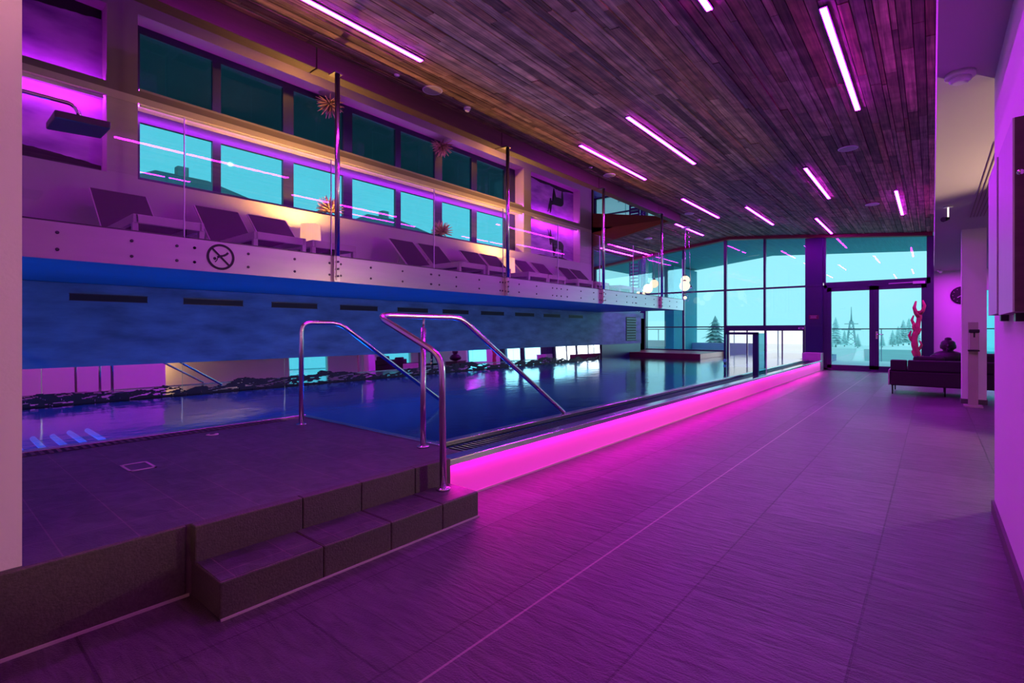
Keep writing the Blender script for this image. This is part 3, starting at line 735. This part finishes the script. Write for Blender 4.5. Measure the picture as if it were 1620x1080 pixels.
# dark column between window and door, with small plaque
struct('column_navy', MB().box(-2.98, -2.52, YF - .12, YF + .12, .0, ztop(-2.7)), M['navy'])
struct('trim_8', MB().box(-2.985, -2.515, YF - .135, YF - .11, 1.28, 1.34).box(-2.985, -2.515, YF - .135, YF - .11, 2.48, 2.53).box(-2.93, -2.57, YF - .125, YF - .11, 1.36, 2.46), M['darkmetal'])
pq = thing('wall_plaque', (-2.75, YF - .13, 1.55), 'small dull plaque with pale lines on the dark column left of the glass door', 'sign')
MB().box(-2.88, -2.62, YF - .137, YF - .126, 1.5, 1.62).build('plate', M['ledge'], pq)
mb = MB()
for k, (a, b2) in enumerate(((.03, .22), (.05, .19), (.03, .20))): mb.box(-2.88 + a, -2.88 + b2, YF - .139, YF - .136, 1.59 - k * .03, 1.60 - k * .03)
mb.build('lettering', M['stonebox'], pq)
t = thing('motion_sensor', (-3.1, YF - .12, 1.24), 'tiny pale sensor box at the right end of the dark window header', 'sensor')
MB().box(-3.16, -3.02, YF - .14, YF - .09, 1.2, 1.25).build('housing', M['white'], t); MB().box(-3.13, -3.05, YF - .145, YF - .14, 1.21, 1.24).build('lens', M['black'], t)
# double glass door and transom
d1 = struct('door_1', MB().box(-2.53, -2.42, YF - .06, YF + .06, 0, 2.5).box(-.13, .018, YF - .06, YF + .06, 0, ztop(0)).box(-2.5, -.05, YF - .06, YF + .06, 2.42, 2.58).box(-2.5, -.05, YF - .06, YF + .06, 0, .05), M['darkmetal'])
def leaf(x0, x1):
    f = MB(); f.box(x0, x0 + .11, YF - .05, YF + .03, .05, 2.42).box(x1 - .11, x1, YF - .05, YF + .03, .05, 2.42).box(x0, x1, YF - .05, YF + .03, .05, .15).box(x0, x1, YF - .05, YF + .03, 2.31, 2.42)
    lf_ = f.build('door_leaf', M['darkmetal'], d1)
    mb = MB(); mb.face([(x0 + .11, YF, .15), (x1 - .11, YF, .15), (x1 - .11, YF, 2.31), (x0 + .11, YF, 2.31)]); mb.build('door_pane', M['glass_cyan'], lf_)
    return lf_
leaf(-2.42, -1.281); l2 = leaf(-1.28, -.13)
MB().tube([(-1.22, YF - .05, 1.05), (-1.22, YF - .11, 1.05), (-1.06, YF - .11, 1.045)], .011, 10).box(-1.245, -1.195, YF - .06, YF - .05, .92, 1.13).build('door_handle', M['chrome'], l2)
MB().box(-.42, -.16, YF - .13, YF - .05, 2.42, 2.49).bar((-.3, YF - .1, 2.47), (-.95, YF - .08, 2.46), .02, .02).build('door_closer', M['white'], d1)
w4 = struct('window_4', MB().box(-2.52, -.05, YF - .05, YF + .05, 3.98 - .32, 3.98 - .3).box(-2.5, -2.46, YF - .05, YF + .05, 2.58, ztop(-2.5)), M['darkmetal'])
w4.data.clear_geometry(); w4.data.from_pydata(*(lambda q: (q.v, [], q.f))(MB().box(-2.53, -2.45, YF - .05, YF + .05, 2.58, ztop(-2.5)).box(-.13, -.1, YF - .05, YF + .05, 2.58, ztop(-.1))))
w4.data.materials.append(M['darkmetal']) if not w4.data.materials else None
pane(-2.45, -.13, 2.58, None, 'glass_cyan', w4)
# free-standing framed glass screen on the pool rim
t = thing('glass_screen', (-2.9, 10.6, .3), 'framed glass screen standing in the pool edge before the bright white opening', 'glass screen')
MB().box(-3.24, -2.6, 10.57, 10.63, 1.075, 1.12).box(-3.24, -3.2, 10.57, 10.63, .25, 1.1).box(-2.70, -2.6, 10.57, 10.63, .278, 1.1).build('frame', M['navy'], t)
mb = MB(); mb.face([(-3.2, 10.6, .305), (-2.7, 10.6, .305), (-2.7, 10.6, 1.08), (-3.2, 10.6, 1.08)]); mb.build('glass_pane', M['glass_clear'], t)
mb = MB(); mb.face([(-2.6, 10.6, .30), (-2.5, 10.72, .30), (-2.5, 10.72, 1.1), (-2.6, 10.6, 1.1)]); mb.build('side_pane', M['glass_teal'], t)
MB().bar((-2.49, 10.72, .30), (-2.49, 10.72, 1.11), .012, .012).build('edge_strip', M['white'], t)
MB().lathe([(.035, 0), (.035, .03)], (-3.22, 10.56, .55), 14, axis='y').lathe([(.03, 0), (.03, .03)], (-3.22, 10.56, .44), 14, axis='y').build('hinge', M['chrome'], t)

# pendant globes
def pendants(cx, cy, globes, label, grp):
    t = thing('pendant_light', (cx, cy, zc(cx)), label, 'pendant lamp', grp)
    MB().lathe([(.12, 0), (.12, .03)], (cx, cy, zc(cx) - .04), 20).build('ceiling_rose', M['white'], t)
    for dx, dy, z, r, mt in globes:
        g_ = MB().ball((cx + dx, cy + dy, z), r, 20, 12).build('globe', M[mt], t)
        MB().tube([(cx + dx * .5, cy + dy * .5, zc(cx) - .03), (cx + dx, cy + dy, z + r * .98)], .005, 6).build('wire', M['steel'], g_)
        MB().lathe([(r * .35, 0), (r * .3, .03), (.01, .05)], (cx + dx, cy + dy, z + r * .93), 12).build('cap', M['darkmetal'], g_)
pendants(-5.62, 14.8, [(-.02, 0, 2.65, .13, 'globe'), (.0, -.1, 2.47, .15, 'globe'), (.13, .05, 2.34, .10, 'glass_clear'), (.02, -.12, 2.12, .13, 'glass_clear'), (.02, -.12, 2.12, .05, 'globe')], 'cluster of round glowing globe pendants hanging right of the balcony end', 'globe pendant clusters')
pendants(-6.9, 15.0, [(.2, 0, 2.62, .13, 'globe'), (.04, -.1, 2.47, .15, 'globe'), (-.3, .1, 2.35, .13, 'globe'), (-.16, -.1, 2.26, .11, 'globe')], 'cluster of round glowing globe pendants seen through the last balcony glass pane', 'globe pendant clusters')
# dark louvred shutter left of end wall column
t = thing('louvre_shutter', (-9.0, YF - .1, 1.85), 'tall dark slatted shutter at the left end of the glazed end wall', 'shutter')
mb = MB()
for k in range(14): mb.box(-8.75, -8.42, YF - .14, YF - .1, 1.95 + k * .125, 2.03 + k * .125)
mb.build('slats', M['darkmetal'], t); MB().box(-8.79, -8.74, YF - .15, YF - .09, 1.8, 3.72).box(-8.43, -8.38, YF - .15, YF - .09, 1.8, 3.75).build('frame', M['darkmetal'], t)
struct('wall_left_far', MB().box(-10.7, -10.45, 12.9, YF + .1, 1.6, 4.3).box(-10.5, -8.0, 12.9, 13.05, 1.6, 4.3).box(-10.5, -8.2, YF - .1, YF + .1, -.2, 1.72), M['galwall'])

# ------------------------------------------------------------------ ceiling fittings
def led(x, y0, y1, label):
    z = zc(x)
    t = thing('ceiling_light_strip', (x, (y0 + y1) / 2, z), label, 'light strip', 'magenta light strips in the board ceiling')
    mb = MB(); n = 5
    for k in range(n): mb.box(x - .024, x + .024, y0 + (y1 - y0) * k / n, y0 + (y1 - y0) * (k + 1) / n, z - .030, z - .02)
    mb.build('diffuser', M['led'], t)
    mb = MB(); mb.box(x - .034, x + .034, y0 - .01, y1 + .01, z - .024, z + .02); mb.build('channel', M['darkmetal'], t)
for a in ((-4.41, 1.2, 3.71, 'magenta ceiling strip cut by the top of the photo, above the balcony near end'), (-3.2, 6.31, 8.82, 'magenta strip mid ceiling, longer of the central two'),
          (-4.43, 7.07, 9.5, 'magenta strip mid ceiling, the central one closer to the balcony posts'), (-4.42, 11.43, 13.96, 'magenta ceiling strip above the last steel post, beside the far round speaker'),
          (-3.4, 12.77, 15.36, 'magenta ceiling strip pointing at the window between the two glazed bays'), (-1.67, 9.81, 12.37, 'magenta ceiling strip just beyond and left of the thickest strip'),
          (-.7, 4.87, 7.38, 'thickest and longest magenta ceiling strip, beside the pale lowered ceiling'), (-1.47, 1.9, 4.41, 'short end of a magenta ceiling strip cut by the photo top, right part'),
          (-.54, 12.06, 14.64, 'rightmost magenta ceiling strip, closest to the door transom'), (-2.26, 14.66, 17.22, 'magenta ceiling strip ending right above the dark navy column'),
          (-5.65, 14.1, 16.33, 'magenta ceiling strip on the sloping boards above the globe pendants'), (-8.43, 14.71, 17.02, 'left one of two magenta strips on the low sloping boards past the gallery'),
          (-8.0, 14.96, 17.45, 'right one of two magenta strips on the low sloping boards past the gallery')): led(*a)
def speaker(x, y, r, label):
    z = zc(x) - .012
    t = thing('ceiling_speaker', (x, y, z), label, 'speaker', 'round ceiling speakers')
    MB().lathe([(r, 0), (r, -.008), (r * .9, -.014), (r * .88, -.008)], (x, y, z), 32).build('rim', M['white'], t)
    MB().lathe([(r * .88, -.002), (r * .88, -.009)], (x, y, z), 32).build('grille', M['stonebox'], t)
speaker(-4.93, 4.33, .13, 'largest looking round white speaker in the boards, above the first balcony post'); speaker(-.97, 8.97, .13, 'round white ceiling speaker left of the pale lowered ceiling')
speaker(-4.93, 8.94, .12, 'round white ceiling speaker near the third balcony post'); speaker(-1.0, 13.28, .13, 'small looking round ceiling speaker near the rightmost light strip'); speaker(-4.93, 13.22, .12, 'small looking round ceiling speaker above the end of the ridge beam')
def detector(x, y, z, r, label, h=.05, grp='smoke detectors on the ceilings'):
    t = thing('smoke_detector', (x, y, z), label, 'detector', grp)
    MB().lathe([(r, 0), (r, -h * .45), (r * .95, -h * .5)], (x, y, z), 28).build('base', M['white'], t)
    MB().lathe([(r * .72, -h * .5), (r * .72, -h * .8), (r * .5, -h)], (x, y, z), 28).build('sensor_cap', M['white'], t)
detector(-4.95, 4.98, zc(-4.95) - .01, .05, 'small white smoke detector right of the largest round speaker', .06); detector(-4.98, 3.81, zc(-4.98) - .01, .035, 'tiny white sensor button left of the largest round speaker', .02)
detector(-4.98, 8.31, zc(-4.98) - .01, .035, 'tiny white sensor button beside the middle light strips', .02); detector(-4.98, 14.08, zc(-4.98) - .01, .05, 'tiny smoke detector near the far end of the ridge beam', .06)
detector(.13, 4.2, 2.75, .075, 'white smoke detector on the pale lowered ceiling', .06)
# spot lamp on the soffit
t = thing('ceiling_spotlight', (.15, 8.6, 2.75), 'small ceiling spotlight with bright stem on the pale lowered ceiling', 'spotlight')
MB().lathe([(.05, 0), (.05, -.015)], (.15, 8.6, 2.75), 20).build('base', M['white'], t)
MB().tube([(.15, 8.6, 2.735), (.15, 8.6, 2.60)], .008, 10).build('stem', emat('bright_stem', (1, .9, .75), 2.2), t)
MB().tube([(.15, 8.6, 2.595), (.10, 8.52, 2.575)], [.02, .032], 16).build('head', M['black'], t)
t = thing('ceiling_spotlight', (.1, 17.3, 2.75), 'tiny ceiling spotlight at the far end of the lowered ceiling near the clock wall', 'spotlight')
MB().lathe([(.04, 0), (.04, -.02)], (.1, 17.3, 2.75), 16).build('base', M['white'], t); MB().tube([(.1, 17.3, 2.73), (.16, 17.22, 2.68)], [.03, .04], 14).build('head', M['white'], t)

# ------------------------------------------------------------------ right wall panels
def wallpanel(y0, y1, z0, z1, label, dark):
    t = thing('wall_panel', (.27, (y0 + y1) / 2, z0), label, 'wall panel', 'thick panels on the right wall')
    MB().box(.24, .246, y0 + .004, y1, z0, z1).build('face', M['canvas'], t)
    MB().box(.246, .3, y0, y1, z0, z1).build('panel_body', M['panelwood'], t)
    MB().box(.27, .3, (y0 + y1) / 2 - .03, (y0 + y1) / 2 + .03, z0 - .035, z0).build('bracket', M['bolt'], t)
    return t
wallpanel(2.78, 3.33, 1.225, 1.985, 'tall panel with dark wood edge on the right wall, nearer of the two', True)
wallpanel(3.42, 3.90, 1.235, 2.0, 'tall pale panel on the right wall, next to the wall corner', True)
t = thing('wall_hook', (.236, 2.72, 1.75), 'small chrome hook at the right photo edge beside the dark wooden panel end', 'hook')
MB().tube([(.30, 2.72, 1.755), (.262, 2.72, 1.755)], .006, 8).build('stem', M['chrome'], t); MB().ball((.256, 2.72, 1.755), .011).build('knob', M['chrome'], t)

# sanitizer stand
t = thing('sanitizer_stand', (.465, 10.37, 0), 'slim sanitizer dispenser stand in front of the white column', 'dispenser')
MB().box(.41, .525, 10.36, 10.38, .02, 1.28).build('post', M['lframe'], t, .004)
MB().box(.36, .575, 10.25, 10.50, 0, .02).build('foot_plate', M['lframe'], t)
dsp = MB().box(.42, .53, 10.25, 10.36, .86, 1.12).build('dispenser_body', M['lframe'], t, .01)
MB().box(.415, .535, 10.23, 10.36, 1.12, 1.17).build('dispenser_lid', M['black'], dsp, .01); MB().box(.465, .485, 10.243, 10.25, 1.05, 1.12).build('sensor_slot', M['black'], dsp)
MB().box(.405, .535, 10.24, 10.36, .84, .86).build('drip_tray', M['black'], dsp)

# sofa
t = thing('sofa', (.45, 12.0, 0), 'long low dark sofa on thin legs, seen from behind beside the white column', 'sofa')
MB().box(-.6, 1.75, 11.5, 11.68, .16, .42).build('back_panel', M['sofa'], t, .02)
MB().box(-.6, -.36, 11.52, 11.7, .425, .62).build('back_bolster', M['sofa'], t, .02); MB().box(-.35, 1.75, 11.52, 11.7, .425, .62).build('back_bolster', M['sofa'], t, .02)
MB().box(-.6, 1.75, 11.69, 12.5, .16, .36).build('seat_base', M['sofa'], t, .02)
MB().box(-.58, .55, 11.74, 12.5, .365, .46).build('seat_cushion', M['sofa'], t, .03); MB().box(.57, 1.73, 11.74, 12.5, .365, .46).build('seat_cushion', M['sofa'], t, .03)
MB().box(-.28, .16, 11.71, 11.84, .465, .69).build('back_cushion', M['sofa'], t, .04); MB().box(.62, 1.3, 11.71, 11.86, .465, .76).build('back_cushion', M['sofa'], t, .04)
MB().box(-.63, -.605, 11.5, 12.5, .16, .44).build('arm', M['lframe'], t, .01)
for x in (-.57, .16, 1.0, 1.7):
    for y in (11.56, 12.44): MB().tube([(x, y, .16), (x, y, 0)], [.014, .010], 10).build('leg', M['black'], t)
# bust on a plinth, built as one smooth body
bt = thing('bust_plinth', (.3, 15.0, 0), 'low dark plinth under the seated bust, hidden behind the sofa', 'plinth')
MB().box(-.05, .65, 14.75, 15.25, 0, .38).build('plinth_block', M['panelwood'], bt, .01); MB().box(-.08, .68, 14.72, 15.28, .38, .41).build('plinth_top', M['panelwood'], bt, .006)
mb = MB(); bx, by, bz = .26, 14.95, .41
mb.ball((bx, by, bz + .15), .15, 20, 12, (1.5, 1, 1)).ball((bx - .16, by, bz + .13), .09, 16, 10, (1, .9, 1)).ball((bx + .16, by, bz + .13), .09, 16, 10, (1, .9, 1)).ball((bx, by, bz + .14), .14, 18, 10, (1.3, .8, .8))
mb.tube([(bx, by, bz + .2), (bx, by, bz + .34)], [.065, .055], 14)
mb.ball((bx, by, bz + .40), .105, 20, 14, (1.0, .95, 1.2)).ball((bx, by + .01, bz + .455), .105, 20, 12, (.95, 1, .8)).ball((bx, by + .02, bz + .55), .05, 14, 10, (1, 1, .9))
for s_ in (-1, 1): mb.ball((bx + s_ * .098, by, bz + .385), .03, 10, 8, (.4, .6, 1.8)); mb.ball((bx + s_ * .036, by - .092, bz + .425), .02, 10, 8, (1.2, .5, .5))
mb.tube([(bx, by - .1, bz + .43), (bx, by - .118, bz + .385)], [.008, .018], 8); mb.ball((bx, by - .094, bz + .345), .026, 10, 8, (1.1, .5, .45)); mb.ball((bx, by - .085, bz + .31), .03, 10, 8, (1, .7, .7))
mb.v = [(bx + (x - bx) * 1.3, by + (y_ - by) * 1.15, z_) for x, y_, z_ in mb.v]
bu = mb.build('buddha_bust', M['bronze']); rm = bu.modifiers.new('r', 'REMESH'); rm.mode = 'VOXEL'; rm.voxel_size = .009; rm.use_smooth_shade = True
tag(bu, 'dark seated buddha bust in front of the glowing magenta wall', 'statue')
# driftwood sculpture
t = thing('driftwood_sculpture', (-.32, 16.8, 0), 'tall twisted driftwood sculpture glowing pink beside the door', 'sculpture')
MB().lathe([(.16, 0), (.16, .04), (.05, .06)], (-.32, 16.8, 0), 24).build('base', M['panelwood'], t)
random.seed(4)
def axis(z): return Vector((-.32 + .05 * math.sin(z * 4.6 + .6), 16.8 + .04 * math.cos(z * 3.9), z))
pts = [axis(.05 + 1.62 * k / 34) for k in range(35)]
MB().tube(pts, [.09 * (1 - .45 * k / 34) + .006 * math.sin(k * 1.3) for k in range(35)], 12).build('trunk', M['drift'], t)
for k, (z, a, l, r_) in enumerate(((1.5, 200, .42, .05), (1.58, -20, .36, .045), (1.25, 185, .30, .04), (1.02, 10, .26, .038), (.85, 190, .30, .04), (.62, 0, .28, .036), (.45, 175, .26, .04), (.3, 20, .2, .035), (1.12, 240, .24, .03))):
    b0 = axis(z); d = Vector((math.cos(R(a)), math.sin(R(a)) * .6, 0))
    MB().tube([b0, b0 + d * .07 + Vector((0, 0, l * .25)), b0 + d * .11 + Vector((0, 0, l * .6)), b0 + d * .07 + Vector((0, 0, l))], [r_ * 1.2, r_, r_ * .8, r_ * .4], 9).build('branch', M['drift'], t)
# clock
t = thing('wall_clock', (.58, 17.75, 2.08), 'round black wall clock half hidden behind the white column', 'clock')
MB().lathe([(.23, 0), (.23, -.03), (.20, -.035)], (.58, 17.75, 2.08), 36, axis='y').build('case', M['black'], t)
mb = MB()
for k in range(12):
    a = 2 * PI * k / 12; mb.bar((.58 + .165 * math.sin(a), 17.712, 2.08 + .165 * math.cos(a)), (.58 + .19 * math.sin(a), 17.712, 2.08 + .19 * math.cos(a)), .01, .004, up=(0, 1, 0))
mb.build('hour_marks', M['stonebox'], t)
MB().bar((.58, 17.708, 2.08), (.58 - .09, 17.708, 2.08 - .06), .014, .004, up=(0, 1, 0)).build('hour_hand', M['white'], t); MB().bar((.58, 17.706, 2.08), (.58 + .08, 17.706, 2.08 - .1), .01, .004, up=(0, 1, 0)).build('minute_hand', M['white'], t)

# ------------------------------------------------------------------ outdoors
ev = MB()
for xa, xb in ((-10.5, -5.2), (-5.2, 3.0)):
    P = []
    for x in (xa, xb):
        zz = (zc(x) if x < 0 else zc(0)) + .03
        P += [(x, YF + .12, zz), (x, YF + .12, zz + .12), (x, 23.4, zz), (x, 23.4, zz + .12)]
    ev.hexa(P)
struct('roof_eaves', ev, M['soffit_out'])
struct('wall_outer_wing', MB().box(-8.7, -8.3, 20.5, 23.2, -.2, 3.85), M['wing'])
struct('wall_outer_low', MB().box(-12, -8.7, 22.6, 22.9, -.2, .7).box(-8.3, -5.6, 22.6, 22.9, -.2, .62), M['white'])
gd = MB()
def gquad(x0, x1, y0, y1, za, zb, mat_name, nm):
    mb = MB(); mb.face([(x0, y0, za), (x1, y0, za), (x1, y1, zb), (x0, y1, zb)]); return struct(nm, mb, M[mat_name])
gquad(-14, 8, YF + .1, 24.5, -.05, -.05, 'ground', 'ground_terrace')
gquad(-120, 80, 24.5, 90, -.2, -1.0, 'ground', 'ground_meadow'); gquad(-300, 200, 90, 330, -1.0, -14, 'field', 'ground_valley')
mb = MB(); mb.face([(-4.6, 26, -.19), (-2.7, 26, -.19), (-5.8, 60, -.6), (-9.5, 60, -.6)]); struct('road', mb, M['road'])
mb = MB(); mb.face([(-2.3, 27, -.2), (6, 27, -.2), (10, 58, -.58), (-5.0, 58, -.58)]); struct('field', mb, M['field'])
mb = MB(); mb.face([(-60, -30, -1.0), (-10.8, -30, -1.0), (-10.8, 30, -1.0), (-60, 30, -1.0)]); struct('ground_yard', mb, M['lawn'])
t = thing('terrace_railing', (-3, 23.3, 0), 'thin dark outdoor railing of glass beyond the end windows', 'railing')
MB().tube([(-13, 23.4, 1.22), (3, 23.4, 1.22)], .02, 8).build('top_rail', M['darkmetal'], t)
for k in range(9): MB().box(-12 + k * 1.75, -11.97 + k * 1.75, 23.38, 23.42, 0, 1.21).build('post', M['pylon'], t)
def conifer(x, y, zb, h, r, label, mat, grp=None):
    t = thing('conifer_tree', (x, y, zb), label, 'tree', grp)
    MB().tube([(x, y, zb), (x, y, zb + h * .5)], [r * .09, r * .05], 7).build('trunk', M['pylon'], t)
    mb = MB(); random.seed(int(x * 31 + y * 7)); n = 11
    for k in range(n):
        u = k / n; z0 = zb + h * (.12 + .86 * u); rr = r * (1 - u) ** .85 + .05 * r
        for j in range(11):
            a = 2 * PI * j / 11 + k * .9 + random.uniform(-.2, .2); l = rr * random.uniform(.7, 1.15); d = Vector((math.cos(a), math.sin(a), 0)); s2 = Vector((-d.y, d.x, 0)) * rr * .32
            p = Vector((x, y, z0)); tip = p + d * l - Vector((0, 0, h * .05))
            mb.face([p + Vector((0, 0, h * .09)), p + d * l * .55 - s2 - Vector((0, 0, .01 * h)), tip, p + d * l * .55 + s2 - Vector((0, 0, .01 * h))])
    mb.build('crown', M[mat], t)
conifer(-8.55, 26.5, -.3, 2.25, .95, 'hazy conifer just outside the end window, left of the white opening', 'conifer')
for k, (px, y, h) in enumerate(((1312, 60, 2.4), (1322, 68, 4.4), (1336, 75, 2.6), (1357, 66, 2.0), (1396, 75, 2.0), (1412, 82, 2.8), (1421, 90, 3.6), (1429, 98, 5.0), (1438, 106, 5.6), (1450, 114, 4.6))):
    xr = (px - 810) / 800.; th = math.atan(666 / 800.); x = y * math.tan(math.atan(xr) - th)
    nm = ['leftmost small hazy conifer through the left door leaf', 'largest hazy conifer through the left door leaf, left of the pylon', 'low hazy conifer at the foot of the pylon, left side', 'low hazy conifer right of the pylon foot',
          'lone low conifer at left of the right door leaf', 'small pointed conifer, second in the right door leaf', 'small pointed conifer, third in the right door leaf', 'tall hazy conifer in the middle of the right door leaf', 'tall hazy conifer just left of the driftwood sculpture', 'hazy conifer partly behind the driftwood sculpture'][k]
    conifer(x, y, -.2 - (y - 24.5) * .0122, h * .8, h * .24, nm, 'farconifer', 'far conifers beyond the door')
# lattice pylon
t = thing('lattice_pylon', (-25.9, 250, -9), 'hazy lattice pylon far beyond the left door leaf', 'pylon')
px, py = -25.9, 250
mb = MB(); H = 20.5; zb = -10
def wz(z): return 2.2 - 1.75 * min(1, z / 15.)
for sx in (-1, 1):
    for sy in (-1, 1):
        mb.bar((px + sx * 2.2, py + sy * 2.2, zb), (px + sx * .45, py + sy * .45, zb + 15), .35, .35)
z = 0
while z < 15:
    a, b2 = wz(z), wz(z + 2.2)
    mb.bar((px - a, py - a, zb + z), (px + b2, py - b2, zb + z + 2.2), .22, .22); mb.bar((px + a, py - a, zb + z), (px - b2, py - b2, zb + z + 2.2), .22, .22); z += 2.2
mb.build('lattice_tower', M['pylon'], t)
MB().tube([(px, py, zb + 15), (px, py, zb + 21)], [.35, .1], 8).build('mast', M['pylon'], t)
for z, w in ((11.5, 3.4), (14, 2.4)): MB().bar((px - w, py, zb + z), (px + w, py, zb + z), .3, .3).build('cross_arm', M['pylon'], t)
# houses outside the gallery windows
def house(x, y, w, d, hw, hr, label):
    t = thing('house', (x, y, -1), label, 'house', 'houses beyond the gallery windows')
    MB().box(x - d / 2, x + d / 2, y - w / 2, y + w / 2, -1, hw).build('walls', M['facade'], t)
    mb = MB(); o_ = .5
    A0, A1 = (x - d / 2 - o_, y - w / 2 - o_, hw), (x + d / 2 + o_, y - w / 2 - o_, hw); B0, B1 = (x - d / 2 - o_, y + w / 2 + o_, hw), (x + d / 2 + o_, y + w / 2 + o_, hw)
    C0, C1 = (x, y - w / 2 * .35, hr), (x, y + w / 2 * .35, hr)
    mb.face([A0, A1, C0]); mb.face([A1, B1, C1, C0]); mb.face([B1, B0, C1]); mb.face([B0, A0, C0, C1]); mb.face([A0, B0, B1, A1])
    mb.build('roof', M['roof'], t)
    MB().box(x - .3, x + .1, y - .2, y + .2, hr - .6, hr + .35).build('chimney', M['facade'], t)
    for k in range(3):
        for zz in (.3, 2.6): 
            if zz + 1.1 < hw: MB().box(x + d / 2, x + d / 2 + .03, y - w / 2 + w * (k + .5) / 3 - .45, y - w / 2 + w * (k + .5) / 3 + .45, zz, zz + 1.1).build('house_window', M['navy'], t)
house(-24, 7.4, 5.5, 5, 6.0, 7.6, 'dark roofed house seen through the first two gallery window panes')
house(-24, 17.5, 6.5, 5, 5.9, 7.6, 'dark roofed house seen through the middle gallery window panes')
house(-30, 30.5, 7, 6, 5.6, 7.2, 'dark roofed house seen small through the far gallery window panes')

# ------------------------------------------------------------------ lights
def area(name, loc, rot, sx, sy, col, p, spread=180):
    l = bpy.data.lights.new(name, 'AREA'); l.shape = 'RECTANGLE'; l.size = sx; l.size_y = sy; l.color = col; l.energy = p; l.spread = R(spread)
    o = bpy.data.objects.new(name, l); COL.objects.link(o); o.location = loc; o.rotation_euler = [R(a) for a in rot]; return o
def point(name, loc, col, p, r=.05):
    l = bpy.data.lights.new(name, 'POINT'); l.color = col; l.energy = p; l.shadow_soft_size = r
    o = bpy.data.objects.new(name, l); COL.objects.link(o); o.location = loc; return o
# underwater lamps on the basin floor, shining up
for k, y in enumerate((.8, 3.4, 6.0, 8.6, 11.2, 13.8)):
    area('pool_lamp_light', (-6.2, y, -1.12), (180, 0, 0), .5, .5, (.0, .22, 1.), (38, 38, 34, 20, 9, 4)[k], 150)
for y, z in lamps:
    point('table_lamp_light', (-7.22, y, z + .40), (1., .43, .085), 290, .06)
# warm light of the room right of the corridor wall
def spot(name, loc, tgt, col, p, ang, r=.05, blend=.3):
    l = bpy.data.lights.new(name, 'SPOT'); l.color = col; l.energy = p; l.shadow_soft_size = r; l.spot_size = R(ang); l.spot_blend = blend
    o = bpy.data.objects.new(name, l); COL.objects.link(o); o.location = loc
    o.rotation_euler = (Vector(tgt) - Vector(loc)).to_track_quat('-Z', 'Y').to_euler(); return o
spot('lounge_light', (2.0, 6.95, 1.5), (-.2, 5.9, 1.5), (1., .66, .46), 235, 130, .08)
spot('pier_fill', (.1, -1.4, 1.3), (-2.5, .0, 1.5), (1., .66, .46), 60, 52, .1)  # unseen spot added behind the camera to warm the pier
area('lounge_wall_fill', (5.2, 5.4, 1.0), (0, -90, 0), .5, .5, (1., .5, .18), 22)  # added out of view to warm the side wall seen in the mirror strip
area('lounge_glow', (.55, 16.6, 2.70), (0, 0, 0), .8, .5, (.72, .02, 1.), 34)
area('corridor_fill', (-.06, -1.2, 1.75), (0, 140, 0), 1.0, .7, (1., .42, .42), 85, 100)  # unseen uplight added behind the camera to warm boards and fascia

sl_ = bpy.data.lights.new('overcast_sun', 'SUN'); sl_.energy = 1.6; sl_.angle = R(50); sl_.color = (.9, .97, 1.)
so_ = bpy.data.objects.new('overcast_sun', sl_); COL.objects.link(so_); so_.rotation_euler = Vector((-.45, -.85, -.26)).to_track_quat('-Z', 'Y').to_euler()
# ------------------------------------------------------------------ world, camera, view
w = bpy.data.worlds.new('overcast'); sc.world = w; w.use_nodes = True
bg = w.node_tree.nodes['Background']; bg.inputs[0].default_value = (.93, .98, 1., 1); bg.inputs[1].default_value = 1.15
cam = bpy.data.cameras.new('camera'); co = bpy.data.objects.new('camera', cam); COL.objects.link(co); sc.camera = co
co.location = (0, 0, 1.15); co.rotation_euler = (R(90), 0, math.atan(666 / 800.))
cam.sensor_width = 36; cam.lens = 36 * 800 / 1620.; cam.shift_y = -17 / 1620.; cam.clip_start = .05; cam.clip_end = 600
sc.view_settings.view_transform = 'Standard'; sc.view_settings.look = 'None'; sc.view_settings.exposure = 0; sc.view_settings.gamma = 1
cy_ = sc.cycles
cy_.use_denoising = True; cy_.max_bounces = 10; cy_.transparent_max_bounces = 16; cy_.glossy_bounces = 5; cy_.diffuse_bounces = 4
cy_.sample_clamp_indirect = 6; cy_.caustics_reflective = False; cy_.caustics_refractive = False
